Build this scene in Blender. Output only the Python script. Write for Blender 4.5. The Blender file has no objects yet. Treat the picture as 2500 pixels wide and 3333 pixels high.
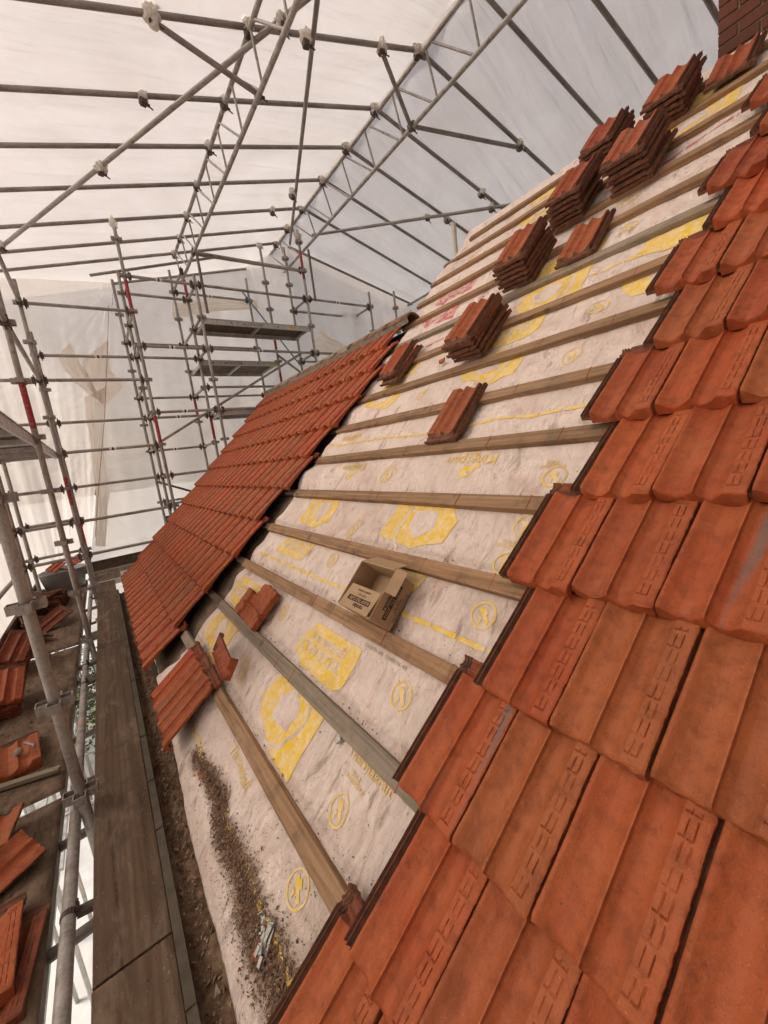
import bpy, bmesh, math, random
import numpy as np
from mathutils import Vector, Matrix

random.seed(7)
RNG = np.random.default_rng(7)
scene = bpy.context.scene
COL = scene.collection

# ------------------------------------------------------------------ camera
cam_d = bpy.data.cameras.new('camera')
cam_d.sensor_fit = 'HORIZONTAL'
cam_d.sensor_width = 36.0
cam_d.lens = 1269.45 / 2500.0 * 36.0
cam_d.clip_start = 0.03
cam_d.clip_end = 1000.0
cam = bpy.data.objects.new('camera', cam_d)
COL.objects.link(cam)
c_right = Vector((0.58983831, 0.79782876, -0.1247399))
c_down = Vector((0.05830549, -0.19614632, -0.97883967))
c_fwd = Vector((-0.80541371, 0.57008411, -0.16221241))
cam.matrix_world = Matrix(((c_right.x, -c_down.x, -c_fwd.x, 0),
                           (c_right.y, -c_down.y, -c_fwd.y, 0),
                           (c_right.z, -c_down.z, -c_fwd.z, 0),
                           (0, 0, 0, 1)))
scene.camera = cam

# ------------------------------------------------------------------ light
SUN_EL = math.radians(48)
SUN_AZ_VEC = Vector((-0.40, -0.92, 0)).normalized()      # towards the sun: from the open (left) side
world = bpy.data.worlds.new('World')
scene.world = world
world.use_nodes = True
wn = world.node_tree.nodes
wl = world.node_tree.links
bg = wn['Background']
sky = wn.new('ShaderNodeTexSky')
sky.sky_type = 'NISHITA'
sky.sun_disc = False
sky.sun_elevation = SUN_EL
sky.sun_rotation = math.atan2(SUN_AZ_VEC.x, SUN_AZ_VEC.y)
sky.air_density = 1.0
sky.dust_density = 9.0
sky.ozone_density = 0.0
wl.new(sky.outputs['Color'], bg.inputs['Color'])
bg.inputs['Strength'].default_value = 0.06
sun_d = bpy.data.lights.new('sun', 'SUN')
sun_d.energy = 1.5
sun_d.angle = math.radians(20)
sun_d.color = (1.0, 0.965, 0.925)
sun = bpy.data.objects.new('sun', sun_d)
COL.objects.link(sun)
to_sun = Vector((SUN_AZ_VEC.x * math.cos(SUN_EL), SUN_AZ_VEC.y * math.cos(SUN_EL), math.sin(SUN_EL)))
sun.rotation_euler = to_sun.to_track_quat('Z', 'Y').to_euler()
vs = scene.view_settings
vs.view_transform = 'Standard'
vs.look = 'None'
vs.exposure = 0.95
vs.gamma = 1.0
vs.use_curve_mapping = False
scene.cycles.use_denoising = True
try:
    scene.cycles.denoiser = 'OPENIMAGEDENOISE'
except Exception:
    pass
scene.cycles.max_bounces = 10
scene.cycles.diffuse_bounces = 5
scene.cycles.glossy_bounces = 3
scene.cycles.transmission_bounces = 6
scene.cycles.transparent_max_bounces = 6
scene.cycles.caustics_reflective = False
scene.cycles.caustics_refractive = False
scene.cycles.sample_clamp_indirect = 8.0

# ------------------------------------------------------------------ roof frame
TH = 0.769230344
S_D, G, V0 = 1.0793886, 0.34, -0.870674324 * 1.0793886
RX = Vector((1, 0, 0))
RS = Vector((0, math.cos(TH), math.sin(TH)))
RN = Vector((0, -math.sin(TH), math.cos(TH)))
ROOF = Matrix((RX, RS, RN)).transposed()


def RP(u, v, h=0.0):
    """u metres along the battens, v in batten gauges up the slope, h metres above the batten tops"""
    return RX * u + RS * (v * G + V0) + RN * (h - S_D)


def left_plane(Y):
    return 4.29 + 0.205 * (Y - 3.85)


def right_plane(Y):
    return 4.29 - 0.41 * (Y - 3.85)


# ------------------------------------------------------------------ noise in numpy
def vnoise(x, y, seed=0):
    x = np.asarray(x, float); y = np.asarray(y, float)
    xi = np.floor(x).astype(np.int64); yi = np.floor(y).astype(np.int64)
    fx = x - xi; fy = y - yi
    fx = fx * fx * (3 - 2 * fx); fy = fy * fy * (3 - 2 * fy)

    def hsh(a, b):
        v = np.sin(a * 127.1 + b * 311.7 + seed * 74.7) * 43758.5453
        return v - np.floor(v)
    return ((hsh(xi, yi) * (1 - fx) + hsh(xi + 1, yi) * fx) * (1 - fy)
            + (hsh(xi, yi + 1) * (1 - fx) + hsh(xi + 1, yi + 1) * fx) * fy) * 2 - 1


# ------------------------------------------------------------------ material helpers
class NT:
    def __init__(self, name):
        self.m = bpy.data.materials.new(name)
        self.m.use_nodes = True
        self.t = self.m.node_tree
        self.n = self.t.nodes
        self.b = self.n['Principled BSDF']
        self.out = self.n['Material Output']

    def new(self, typ, **kw):
        nd = self.n.new(typ)
        for k, v in kw.items():
            setattr(nd, k, v)
        return nd

    def link(self, a, b):
        self.t.links.new(a, b)

    def coords(self, rnd=True, kind='Object', scale=(1, 1, 1)):
        tc = self.new('ShaderNodeTexCoord')
        mp = self.new('ShaderNodeMapping')
        mp.inputs['Scale'].default_value = scale
        src = tc.outputs[kind]
        if rnd:
            oi = self.new('ShaderNodeObjectInfo')
            ml = self.new('ShaderNodeMath', operation='MULTIPLY')
            ml.inputs[1].default_value = 37.0
            self.link(oi.outputs['Random'], ml.inputs[0])
            ad = self.new('ShaderNodeVectorMath', operation='ADD')
            self.link(src, ad.inputs[0]); self.link(ml.outputs[0], ad.inputs[1])
            src = ad.outputs[0]
        self.link(src, mp.inputs['Vector'])
        return mp.outputs[0]

    def noise(self, vec, scale, detail=4, rough=0.55, dist=0.0):
        nd = self.new('ShaderNodeTexNoise')
        nd.inputs['Scale'].default_value = scale
        nd.inputs['Detail'].default_value = detail
        nd.inputs['Roughness'].default_value = rough
        nd.inputs['Distortion'].default_value = dist
        self.link(vec, nd.inputs['Vector'])
        return nd.outputs['Fac']

    def ramp(self, fac, stops, interp='LINEAR'):
        nd = self.new('ShaderNodeValToRGB')
        cr = nd.color_ramp
        cr.interpolation = interp
        while len(cr.elements) < len(stops):
            cr.elements.new(0.5)
        for e, (p, c) in zip(cr.elements, stops):
            e.position = p
            e.color = (*c, 1) if len(c) == 3 else c
        self.link(fac, nd.inputs['Fac'])
        return nd.outputs['Color']

    def mix(self, fac, a, b, blend='MIX'):
        nd = self.new('ShaderNodeMix', data_type='RGBA', blend_type=blend)
        for sock, v in ((nd.inputs[0], fac), (nd.inputs[6], a), (nd.inputs[7], b)):
            if isinstance(v, (int, float)):
                sock.default_value = v
            elif isinstance(v, tuple):
                sock.default_value = (*v, 1) if len(v) == 3 else v
            else:
                self.link(v, sock)
        return nd.outputs[2]

    def math(self, op, a, b=None):
        nd = self.new('ShaderNodeMath', operation=op)
        for i, v in enumerate((a, b)):
            if v is None:
                continue
            if isinstance(v, (int, float)):
                nd.inputs[i].default_value = v
            else:
                self.link(v, nd.inputs[i])
        return nd.outputs[0]

    def bump(self, h, strength=0.3, dist=0.01, nrm=None):
        nd = self.new('ShaderNodeBump')
        nd.inputs['Strength'].default_value = strength
        nd.inputs['Distance'].default_value = dist
        self.link(h, nd.inputs['Height'])
        if nrm is not None:
            self.link(nrm, nd.inputs['Normal'])
        return nd.outputs['Normal']

    def done(self, col=None, rough=0.7, metal=0.0, spec=0.3, nrm=None):
        if col is not None:
            if isinstance(col, tuple):
                self.b.inputs['Base Color'].default_value = (*col, 1)
            else:
                self.link(col, self.b.inputs['Base Color'])
        if isinstance(rough, (int, float)):
            self.b.inputs['Roughness'].default_value = rough
        else:
            self.link(rough, self.b.inputs['Roughness'])
        self.b.inputs['Metallic'].default_value = metal
        self.b.inputs['Specular IOR Level'].default_value = spec
        if nrm is not None:
            self.link(nrm, self.b.inputs['Normal'])
        return self.m


BLK, WHT = (0, 0, 0), (1, 1, 1)


def m_clay(name='fired_clay', dark=0.0):
    k = NT(name)
    oi = k.new('ShaderNodeObjectInfo')
    base = k.ramp(oi.outputs['Random'], [(0.0, (0.280, 0.050, 0.020)), (0.16, (0.410, 0.094, 0.031)), (0.3, (0.330, 0.058, 0.022)), (0.42, (0.335, 0.100, 0.035)),
                                          (0.55, (0.425, 0.078, 0.026)), (0.68, (0.300, 0.086, 0.034)), (0.82, (0.375, 0.078, 0.027)), (1.0, (0.345, 0.094, 0.035))])
    v = k.coords(True)
    big = k.noise(v, 7, 3, 0.5)
    c = k.mix(k.ramp(big, [(0.35, BLK), (0.7, WHT)]), base, k.mix(0.55, base, (0.42, 0.13, 0.047)))
    med = k.noise(v, 26, 5, 0.65)
    c = k.mix(k.ramp(med, [(0.47, BLK), (0.70, (0.85, 0.85, 0.85))]), c, k.mix(0.6, c, (0.13, 0.04, 0.02)))
    dk = k.noise(k.coords(True, scale=(5, 2, 2)), 1.9, 5, 0.65, 0.6)
    c = k.mix(k.ramp(dk, [(0.55, BLK), (0.72, (0.38,) * 3)]), c, (0.155, 0.055, 0.032))
    # grey firing streaks on a few tiles only
    vs_ = k.coords(True, scale=(26, 2.2, 4))
    st = k.ramp(k.noise(vs_, 1.0, 3, 0.5), [(0.58, BLK), (0.70, WHT)])
    gate = k.ramp(oi.outputs['Random'], [(0.0, BLK), (0.80, BLK), (0.805, WHT), (0.93, WHT), (0.935, BLK)], 'CONSTANT')
    c = k.mix(k.math('MULTIPLY', k.math('MULTIPLY', st, gate), 0.75), c, (0.17, 0.135, 0.12))
    gr = k.noise(v, 300, 3, 0.75)
    c = k.mix(k.ramp(gr, [(0.56, BLK), (0.70, (0.6, 0.6, 0.6))]), c, (0.12, 0.04, 0.022))
    c = k.mix(k.ramp(k.noise(v, 210, 2, 0.7), [(0.68, BLK), (0.74, (0.5,) * 3)]), c, (0.55, 0.30, 0.19))
    # lichen / mortar specks
    vo = k.new('ShaderNodeTexVoronoi'); vo.inputs['Scale'].default_value = 30
    k.link(v, vo.inputs['Vector'])
    sp = k.ramp(k.math('ADD', vo.outputs['Distance'], k.math('MULTIPLY', k.noise(v, 90, 3), 0.22)), [(0.135, WHT), (0.185, BLK)])
    sel = k.ramp(k.noise(v, 11, 1), [(0.53, BLK), (0.56, WHT)])
    c = k.mix(k.math('MULTIPLY', sp, sel), c, (0.10, 0.075, 0.06))
    if dark:
        c = k.mix(k.ramp(k.noise(v, 12, 5, 0.7), [(0.3, (dark,) * 3), (0.7, (dark * 0.35,) * 3)]), c, (0.075, 0.032, 0.022))
    h = k.math('ADD', k.math('MULTIPLY', gr, 0.25), k.math('ADD', k.math('MULTIPLY', med, 0.6), k.math('MULTIPLY', k.noise(v, 90, 4, 0.7), 0.5)))
    return k.done(c, k.ramp(med, [(0.3, (0.46,) * 3), (0.8, (0.8,) * 3)]), 0, 0.22, k.bump(h, 0.6, 0.006))


def m_clay_dirty():
    k = NT('grimy_clay_edge')
    v = k.coords(True)
    c = k.ramp(k.noise(v, 30, 5, 0.65), [(0.3, (0.085, 0.048, 0.034)), (0.5, (0.17, 0.078, 0.05)), (0.72, (0.28, 0.105, 0.06))])
    h = k.noise(v, 120, 4, 0.7)
    return k.done(c, 0.9, 0, 0.2, k.bump(h, 0.5, 0.004))


def m_underlay(name='woven_underlay'):
    k = NT(name)
    v = k.coords(False)
    fib = k.noise(k.coords(False, scale=(1, 0.5, 1)), 330, 3, 0.8)
    mid = k.noise(v, 22, 5, 0.7)
    big = k.noise(v, 2.3, 4, 0.6, 0.3)
    c = k.ramp(mid, [(0.30, (0.74, 0.585, 0.505)), (0.5, (0.89, 0.745, 0.665)), (0.7, (0.94, 0.815, 0.735))])
    # brown dust patches and smears running down the slope
    c = k.mix(k.ramp(k.math('ADD', k.math('MULTIPLY', big, 0.7), k.math('MULTIPLY', mid, 0.35)), [(0.50, BLK), (0.76, (0.6,) * 3)]), c, (0.50, 0.36, 0.27))
    sm = k.noise(k.coords(False, scale=(9, 2.6, 1)), 1.7, 4, 0.65, 0.6)
    c = k.mix(k.ramp(sm, [(0.585, BLK), (0.69, (0.66,) * 3)]), c, (0.31, 0.22, 0.17))
    red = k.noise(k.coords(False, scale=(1, 1, 1)), 3.7, 3, 0.6)
    c = k.mix(k.ramp(red, [(0.54, BLK), (0.74, (0.5,) * 3)]), c, (0.56, 0.30, 0.215))
    spk = k.noise(v, 120, 2, 0.6)
    c = k.mix(k.ramp(spk, [(0.70, BLK), (0.76, (0.8,) * 3)]), c, (0.12, 0.085, 0.065))
    c = k.mix(k.ramp(fib, [(0.3, (0.18,) * 3), (0.7, BLK)]), c, (0.45, 0.38, 0.33))
    at_ = k.new('ShaderNodeAttribute'); at_.attribute_name = 'dust'
    c = k.mix(k.math('MULTIPLY', k.ramp(k.math('ADD', at_.outputs['Fac'], k.math('MULTIPLY', k.math('SUBTRACT', mid, 0.5), 1.2)), [(0.3, BLK), (0.95, WHT)]), 0.85), c, k.ramp(spk, [(0.4, (0.24, 0.155, 0.10)), (0.6, (0.40, 0.285, 0.20))]))
    cr = k.noise(k.coords(False, scale=(5, 2.4, 1)), 5, 6, 0.72, 1.6)
    h = k.math('ADD', k.math('MULTIPLY', fib, 0.25), k.math('ADD', k.math('MULTIPLY', cr, 1.6), k.math('MULTIPLY', mid, 0.4)))
    return k.done(c, 0.85, 0, 0.2, k.bump(h, 1.0, 0.010))


def m_print(name, rgb):
    k = NT(name)
    v = k.coords(False)
    w = k.noise(v, 26, 5, 0.75)
    fine = k.noise(v, 260, 2, 0.7)
    f = k.ramp(k.math('ADD', k.math('MULTIPLY', w, 0.75), k.math('MULTIPLY', fine, 0.35)), [(0.47, BLK), (0.70, (0.92,) * 3)])
    c = k.mix(f, rgb, (0.78, 0.64, 0.52))
    big = k.noise(v, 3.1, 4, 0.6)
    c = k.mix(k.ramp(big, [(0.54, BLK), (0.76, (0.5,) * 3)]), c, (0.40, 0.26, 0.12))
    spk = k.noise(v, 120, 2, 0.6)
    c = k.mix(k.ramp(spk, [(0.70, BLK), (0.76, (0.8,) * 3)]), c, (0.12, 0.085, 0.065))
    cr = k.noise(k.coords(False, scale=(7, 3, 1)), 6, 5, 0.7, 1.2)
    return k.done(c, 0.85, 0, 0.2, k.bump(cr, 0.3, 0.006))


def m_wood(name, stops, scale=(2.0, 40, 40), dirt=0.35, dirtcol=(0.08, 0.055, 0.04), rnd=True, bump=0.3, mudf=0.3):
    k = NT(name)
    v = k.coords(rnd, scale=scale)
    g = k.noise(v, 1.0, 6, 0.65, 0.8)
    wv = k.new('ShaderNodeTexWave', wave_type='BANDS', bands_direction='Y')
    wv.inputs['Scale'].default_value = 0.35
    wv.inputs['Distortion'].default_value = 9.0
    wv.inputs['Detail'].default_value = 3.0
    wv.inputs['Detail Scale'].default_value = 1.4
    k.link(v, wv.inputs['Vector'])
    f = k.math('ADD', k.math('MULTIPLY', g, 0.9), k.math('MULTIPLY', wv.outputs['Fac'], 0.10))
    c = k.ramp(f, stops)
    oi = k.new('ShaderNodeObjectInfo')
    tint = k.ramp(oi.outputs['Random'], [(0, (0.82, 0.82, 0.80)), (0.5, (1, 1, 1)), (1, (1.0, 0.93, 0.84))])
    c = k.mix(1.0, c, tint, 'MULTIPLY')
    v2 = k.coords(rnd)
    d = k.noise(v2, 9, 6, 0.7, 0.4)
    c = k.mix(k.ramp(d, [(0.5, BLK), (0.78, (dirt * 2,) * 3)]), c, dirtcol)
    kn = k.new('ShaderNodeTexVoronoi'); kn.inputs['Scale'].default_value = 4.5
    k.link(v2, kn.inputs['Vector'])
    c = k.mix(k.ramp(kn.outputs['Distance'], [(0.06, (0.7,) * 3), (0.12, BLK)]), c, dirtcol)
    sp = k.noise(v2, 130, 2, 0.6)
    c = k.mix(k.ramp(sp, [(0.69, BLK), (0.75, (0.7,) * 3)]), c, (0.05, 0.035, 0.025))
    mud = k.noise(k.coords(rnd, scale=(1.6, 5, 5)), 1.5, 6, 0.7, 0.5)
    c = k.mix(k.ramp(mud, [(0.5, BLK), (0.72, (mudf,) * 3)]), c, (0.33, 0.25, 0.185))
    return k.done(c, 0.85, 0, 0.18, k.bump(k.math('ADD', g, k.math('MULTIPLY', d, 0.9)), bump, 0.005))


def m_ply():
    k = NT('muddy_plywood')
    v = k.coords(True)
    a = k.noise(k.coords(True, scale=(3, 9, 3)), 1.4, 6, 0.7, 0.5)
    b = k.noise(v, 14, 6, 0.75, 0.3)
    c = k.ramp(k.math('ADD', k.math('MULTIPLY', a, 0.6), k.math('MULTIPLY', b, 0.4)),
               [(0.33, (0.06, 0.037, 0.024)), (0.47, (0.14, 0.094, 0.063)), (0.6, (0.225, 0.157, 0.108)), (0.75, (0.30, 0.22, 0.16))])
    red = k.noise(v, 5, 4, 0.65)
    c = k.mix(k.ramp(red, [(0.6, BLK), (0.75, (0.5,) * 3)]), c, (0.26, 0.11, 0.07))
    sp = k.noise(v, 80, 3, 0.65)
    c = k.mix(k.ramp(sp, [(0.64, BLK), (0.72, (0.7,) * 3)]), c, (0.07, 0.048, 0.035))
    return k.done(c, 0.9, 0, 0.2, k.bump(k.math('ADD', b, sp), 0.45, 0.006))


def m_steel(name, lo=(0.16, 0.135, 0.115), hi=(0.42, 0.39, 0.36), rust=0.5, metal=0.35, rough=0.55):
    k = NT(name)
    v = k.coords(True)
    a = k.noise(k.coords(True, scale=(6, 6, 1.6)), 2.2, 6, 0.7)
    b = k.noise(v, 60, 4, 0.7)
    c = k.ramp(k.math('ADD', k.math('MULTIPLY', a, 0.65), k.math('MULTIPLY', b, 0.35)), [(0.32, lo), (0.62, hi)])
    r = k.noise(v, 9, 6, 0.75)
    c = k.mix(k.ramp(r, [(0.54, BLK), (0.68, (min(1, rust * 1.3),) * 3)]), c, (0.15, 0.085, 0.05))
    ce = k.noise(v, 23, 5, 0.8)
    c = k.mix(k.ramp(ce, [(0.62, BLK), (0.67, (rust,) * 3)]), c, (0.55, 0.52, 0.48))
    return k.done(c, k.ramp(b, [(0.3, (rough - 0.12,) * 3), (0.7, (rough + 0.15,) * 3)]), metal, 0.4, k.bump(b, 0.15, 0.002))


def m_red():
    k = NT('chipped_red_paint')
    v = k.coords(True)
    r = k.noise(v, 32, 5, 0.8)
    c = k.mix(k.ramp(r, [(0.56, BLK), (0.62, (0.8,) * 3)]), (0.32, 0.035, 0.04), (0.33, 0.28, 0.25))
    return k.done(c, 0.6, 0, 0.35)


def m_plain(name, rgb, rough=0.7, metal=0.0, spec=0.3, var=0.18, scale=18, bump=0.2):
    k = NT(name)
    v = k.coords(True)
    n = k.noise(v, scale, 5, 0.65)
    lo = tuple(x * (1 - var) for x in rgb); hi = tuple(min(1, x * (1 + var)) for x in rgb)
    c = k.ramp(n, [(0.3, lo), (0.7, hi)])
    return k.done(c, rough, metal, spec, k.bump(k.noise(v, scale * 5, 3, 0.65), bump, 0.004))


def m_sheet(name, col=(0.94, 0.875, 0.825), trans=0.56, clear=0.26, wr=0.8):
    k = NT(name)
    k.n.remove(k.b)
    v = k.coords(False)
    n1 = k.noise(k.coords(False, scale=(1, 1, 1)), 1.1, 4, 0.6, 0.6)
    n2 = k.noise(k.coords(False, scale=(2.4, 0.22, 0.8)), 2.6, 3, 0.5, 0.5)
    n3 = k.noise(v, 34, 4, 0.7)
    h = k.math('ADD', k.math('MULTIPLY', n2, 1.0), k.math('MULTIPLY', n3, 0.03))
    nr = k.bump(h, wr, 0.05)
    cc = k.mix(k.ramp(n1, [(0.3, WHT), (0.65, BLK)]), col, tuple(c * s for c, s in zip(col, (0.88, 0.855, 0.82))))
    cc = k.mix(k.ramp(n2, [(0.35, (0.22,) * 3), (0.6, BLK)]), cc, tuple(c * 0.86 for c in col))
    d = k.new('ShaderNodeBsdfDiffuse'); t = k.new('ShaderNodeBsdfTranslucent'); g = k.new('ShaderNodeBsdfGlossy')
    g.inputs['Roughness'].default_value = 0.32
    g.inputs['Color'].default_value = (1, 1, 1, 1)
    k.link(cc, d.inputs['Color']); k.link(cc, t.inputs['Color'])
    for x in (d, t, g):
        k.link(nr, x.inputs['Normal'])
    m1 = k.new('ShaderNodeMixShader'); m1.inputs[0].default_value = trans
    k.link(d.outputs[0], m1.inputs[1]); k.link(t.outputs[0], m1.inputs[2])
    m2 = k.new('ShaderNodeMixShader'); m2.inputs[0].default_value = 0.05
    k.link(m1.outputs[0], m2.inputs[1]); k.link(g.outputs[0], m2.inputs[2])
    if clear:
        tr = k.new('ShaderNodeBsdfTransparent')
        m3 = k.new('ShaderNodeMixShader'); m3.inputs[0].default_value = clear
        k.link(m2.outputs[0], m3.inputs[1]); k.link(tr.outputs[0], m3.inputs[2])
        k.link(m3.outputs[0], k.out.inputs['Surface'])
    else:
        k.link(m2.outputs[0], k.out.inputs['Surface'])
    return k.m


def m_brick():
    k = NT('chimney_brick')
    oi = k.new('ShaderNodeObjectInfo')
    base = k.ramp(oi.outputs['Random'], [(0, (0.115, 0.045, 0.03)), (0.5, (0.15, 0.055, 0.036)), (1, (0.095, 0.042, 0.032))])
    v = k.coords(True)
    c = k.mix(k.ramp(k.noise(v, 40, 5, 0.7), [(0.45, BLK), (0.75, (0.7,) * 3)]), base, (0.07, 0.035, 0.028))
    return k.done(c, 0.9, 0, 0.2, k.bump(k.noise(v, 90, 4, 0.7), 0.6, 0.005))


def m_leaf():
    k = NT('hedge_leaf')
    oi = k.new('ShaderNodeNewGeometry')
    c = k.ramp(oi.outputs['Random Per Island'], [(0, (0.03, 0.06, 0.012)), (0.5, (0.06, 0.11, 0.02)), (0.8, (0.13, 0.13, 0.02)), (1, (0.10, 0.07, 0.02))])
    return k.done(c, 0.5, 0, 0.4)


M = dict(
    clay=m_clay(), clayold=m_clay('weathered_clay', 0.8), clayd=m_clay_dirty(), under=m_underlay(),
    yel=m_print('yellow_ink', (0.76, 0.50, 0.035)), crim=m_print('crimson_ink', (0.50, 0.075, 0.10)),
    batten=m_wood('batten_pine', [(0.25, (0.14, 0.078, 0.042)), (0.45, (0.28, 0.165, 0.092)), (0.6, (0.365, 0.225, 0.13)), (0.8, (0.44, 0.29, 0.18))], (1.6, 34, 34), 0.42),
    battengrey=m_wood('weathered_batten', [(0.25, (0.16, 0.125, 0.095)), (0.5, (0.29, 0.235, 0.18)), (0.8, (0.38, 0.32, 0.25))], (2.2, 46, 46), 0.3),
    plank=m_wood('scaffold_plank_wood', [(0.28, (0.058, 0.036, 0.022)), (0.45, (0.100, 0.063, 0.040)), (0.6, (0.135, 0.088, 0.057)), (0.75, (0.17, 0.115, 0.078))], (0.7, 22, 22), 0.6, bump=0.5, mudf=0.45),
    oldwood=m_wood('old_dark_timber', [(0.25, (0.05, 0.036, 0.026)), (0.5, (0.10, 0.072, 0.052)), (0.8, (0.15, 0.11, 0.08))], (1.5, 26, 26), 0.3),
    ply=m_ply(), steel=m_steel('galvanised_steel'),
    steelm=m_steel('grey_tube_steel', (0.13, 0.112, 0.10), (0.33, 0.30, 0.275), 0.45, 0.3, 0.55),
    steeld=m_steel('dull_dark_steel', (0.07, 0.06, 0.052), (0.20, 0.18, 0.16), 0.5, 0.3, 0.6),
    fitting=m_steel('rusty_fitting', (0.045, 0.032, 0.026), (0.12, 0.09, 0.07), 0.7, 0.3, 0.65),
    alu=m_steel('scuffed_aluminium', (0.30, 0.285, 0.265), (0.58, 0.56, 0.53), 0.3, 0.5, 0.45),
    red=m_red(),
    roofsheet=m_sheet('roof_sheeting'), wallsheet=m_sheet('wall_sheeting', (0.92, 0.865, 0.82), 0.56, 0.2, 1.0),
    tapesheet=m_sheet('doubled_sheeting', (0.89, 0.825, 0.755), 0.56, 0, 1.0),
    wrap=m_sheet('crumpled_wrap', (0.93, 0.89, 0.84), 0.6, 0, 1.0),
    felt=m_plain('old_brown_felt', (0.19, 0.135, 0.095), 0.9, 0, 0.15, 0.4, 9, 0.5),
    gutter=m_plain('gutter_brown', (0.085, 0.068, 0.05), 0.8, 0, 0.15, 0.3, 14, 0.2),
    dirt=m_plain('dry_dirt', (0.18, 0.115, 0.072), 0.95, 0, 0.1, 0.5, 40, 0.9),
    chip=m_plain('grit_chip', (0.29, 0.195, 0.13), 0.9, 0, 0.15, 0.6, 8, 0.3),
    card=m_plain('brown_cardboard', (0.40, 0.265, 0.155), 0.8, 0, 0.2, 0.12, 12, 0.1),
    ink=m_plain('black_ink', (0.03, 0.022, 0.02), 0.7, 0, 0.2, 0.1, 20, 0.0),
    inkred=m_plain('red_ink', (0.30, 0.05, 0.04), 0.7, 0, 0.2, 0.1, 20, 0.0),
    chalk=m_plain('red_chalk', (0.35, 0.07, 0.05), 0.9, 0, 0.1, 0.2, 60, 0.0),
    white=m_plain('scuffed_white', (0.68, 0.655, 0.62), 0.6, 0, 0.3, 0.12, 25, 0.1),
    yelst=m_plain('yellow_sticker', (0.62, 0.42, 0.06), 0.6, 0, 0.3, 0.15, 25, 0.0),
    tub=m_plain('grey_plastic', (0.30, 0.295, 0.285), 0.5, 0, 0.4, 0.12, 7, 0.1),
    ridge=m_plain('ridge_clay_lichen', (0.21, 0.105, 0.065), 0.9, 0, 0.15, 0.55, 14, 0.9),
    mortar=m_plain('grey_mortar', (0.27, 0.235, 0.19), 0.95, 0, 0.1, 0.35, 22, 0.9),
    blockwall=m_plain('light_block_brick', (0.24, 0.17, 0.13), 0.9, 0, 0.15, 0.4, 6, 0.6), brick=m_brick(), pipe=m_plain('cream_pipe', (0.56, 0.50, 0.41), 0.5, 0, 0.35, 0.08, 9, 0.05),
    zinc=m_plain('bright_zinc', (0.42, 0.42, 0.40), 0.35, 0.8, 0.5, 0.2, 30, 0.1),
    wallr=m_plain('render_wall', (0.50, 0.46, 0.41), 0.9, 0, 0.2, 0.15, 3, 0.4),
    ground=m_plain('pale_concrete', (0.62, 0.61, 0.59), 0.9, 0, 0.2, 0.2, 1.2, 0.3),
    leaf=m_leaf(), blue=m_plain('blue_plastic', (0.03, 0.07, 0.14), 0.5), teal=m_plain('teal_strap', (0.03, 0.12, 0.14), 0.6),
    rope=m_plain('pinkish_cord', (0.42, 0.27, 0.21), 0.8), bead=m_plain('dark_seal', (0.05, 0.035, 0.03), 0.8))


# ------------------------------------------------------------------ object helpers
def tag(o, label=None, cat=None, group=None, kind=None):
    if label: o['label'] = label
    if cat: o['category'] = cat
    if group: o['group'] = group
    if kind or cat: o['kind'] = kind or 'thing'
    return o


def empty(name, loc=(0, 0, 0), rot=None, parent=None):
    o = bpy.data.objects.new(name, None)
    o.empty_display_size = 0.1
    COL.objects.link(o)
    o.location = loc
    if rot is not None:
        o.rotation_euler = rot.to_euler() if isinstance(rot, Matrix) else rot
    if parent is not None:
        o.parent = parent
    return o


def mesh_np(name, V, F, mats, midx=None, smooth=True):
    me = bpy.data.meshes.new(name)
    me.from_pydata([tuple(p) for p in V], [], [tuple(f) for f in F])
    for m in (mats if isinstance(mats, (list, tuple)) else [mats]):
        me.materials.append(m)
    if midx is not None:
        me.polygons.foreach_set('material_index', np.asarray(midx, np.int32))
    if smooth:
        me.polygons.foreach_set('use_smooth', np.ones(len(me.polygons), bool))
    me.update()
    return me


def obj(name, me, parent=None, loc=None, rot=None):
    o = bpy.data.objects.new(name, me)
    COL.objects.link(o)
    if parent is not None:
        o.parent = parent
    if loc is not None:
        o.location = loc
    if rot is not None:
        o.rotation_euler = rot.to_euler() if isinstance(rot, Matrix) else rot
    return o


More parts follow.
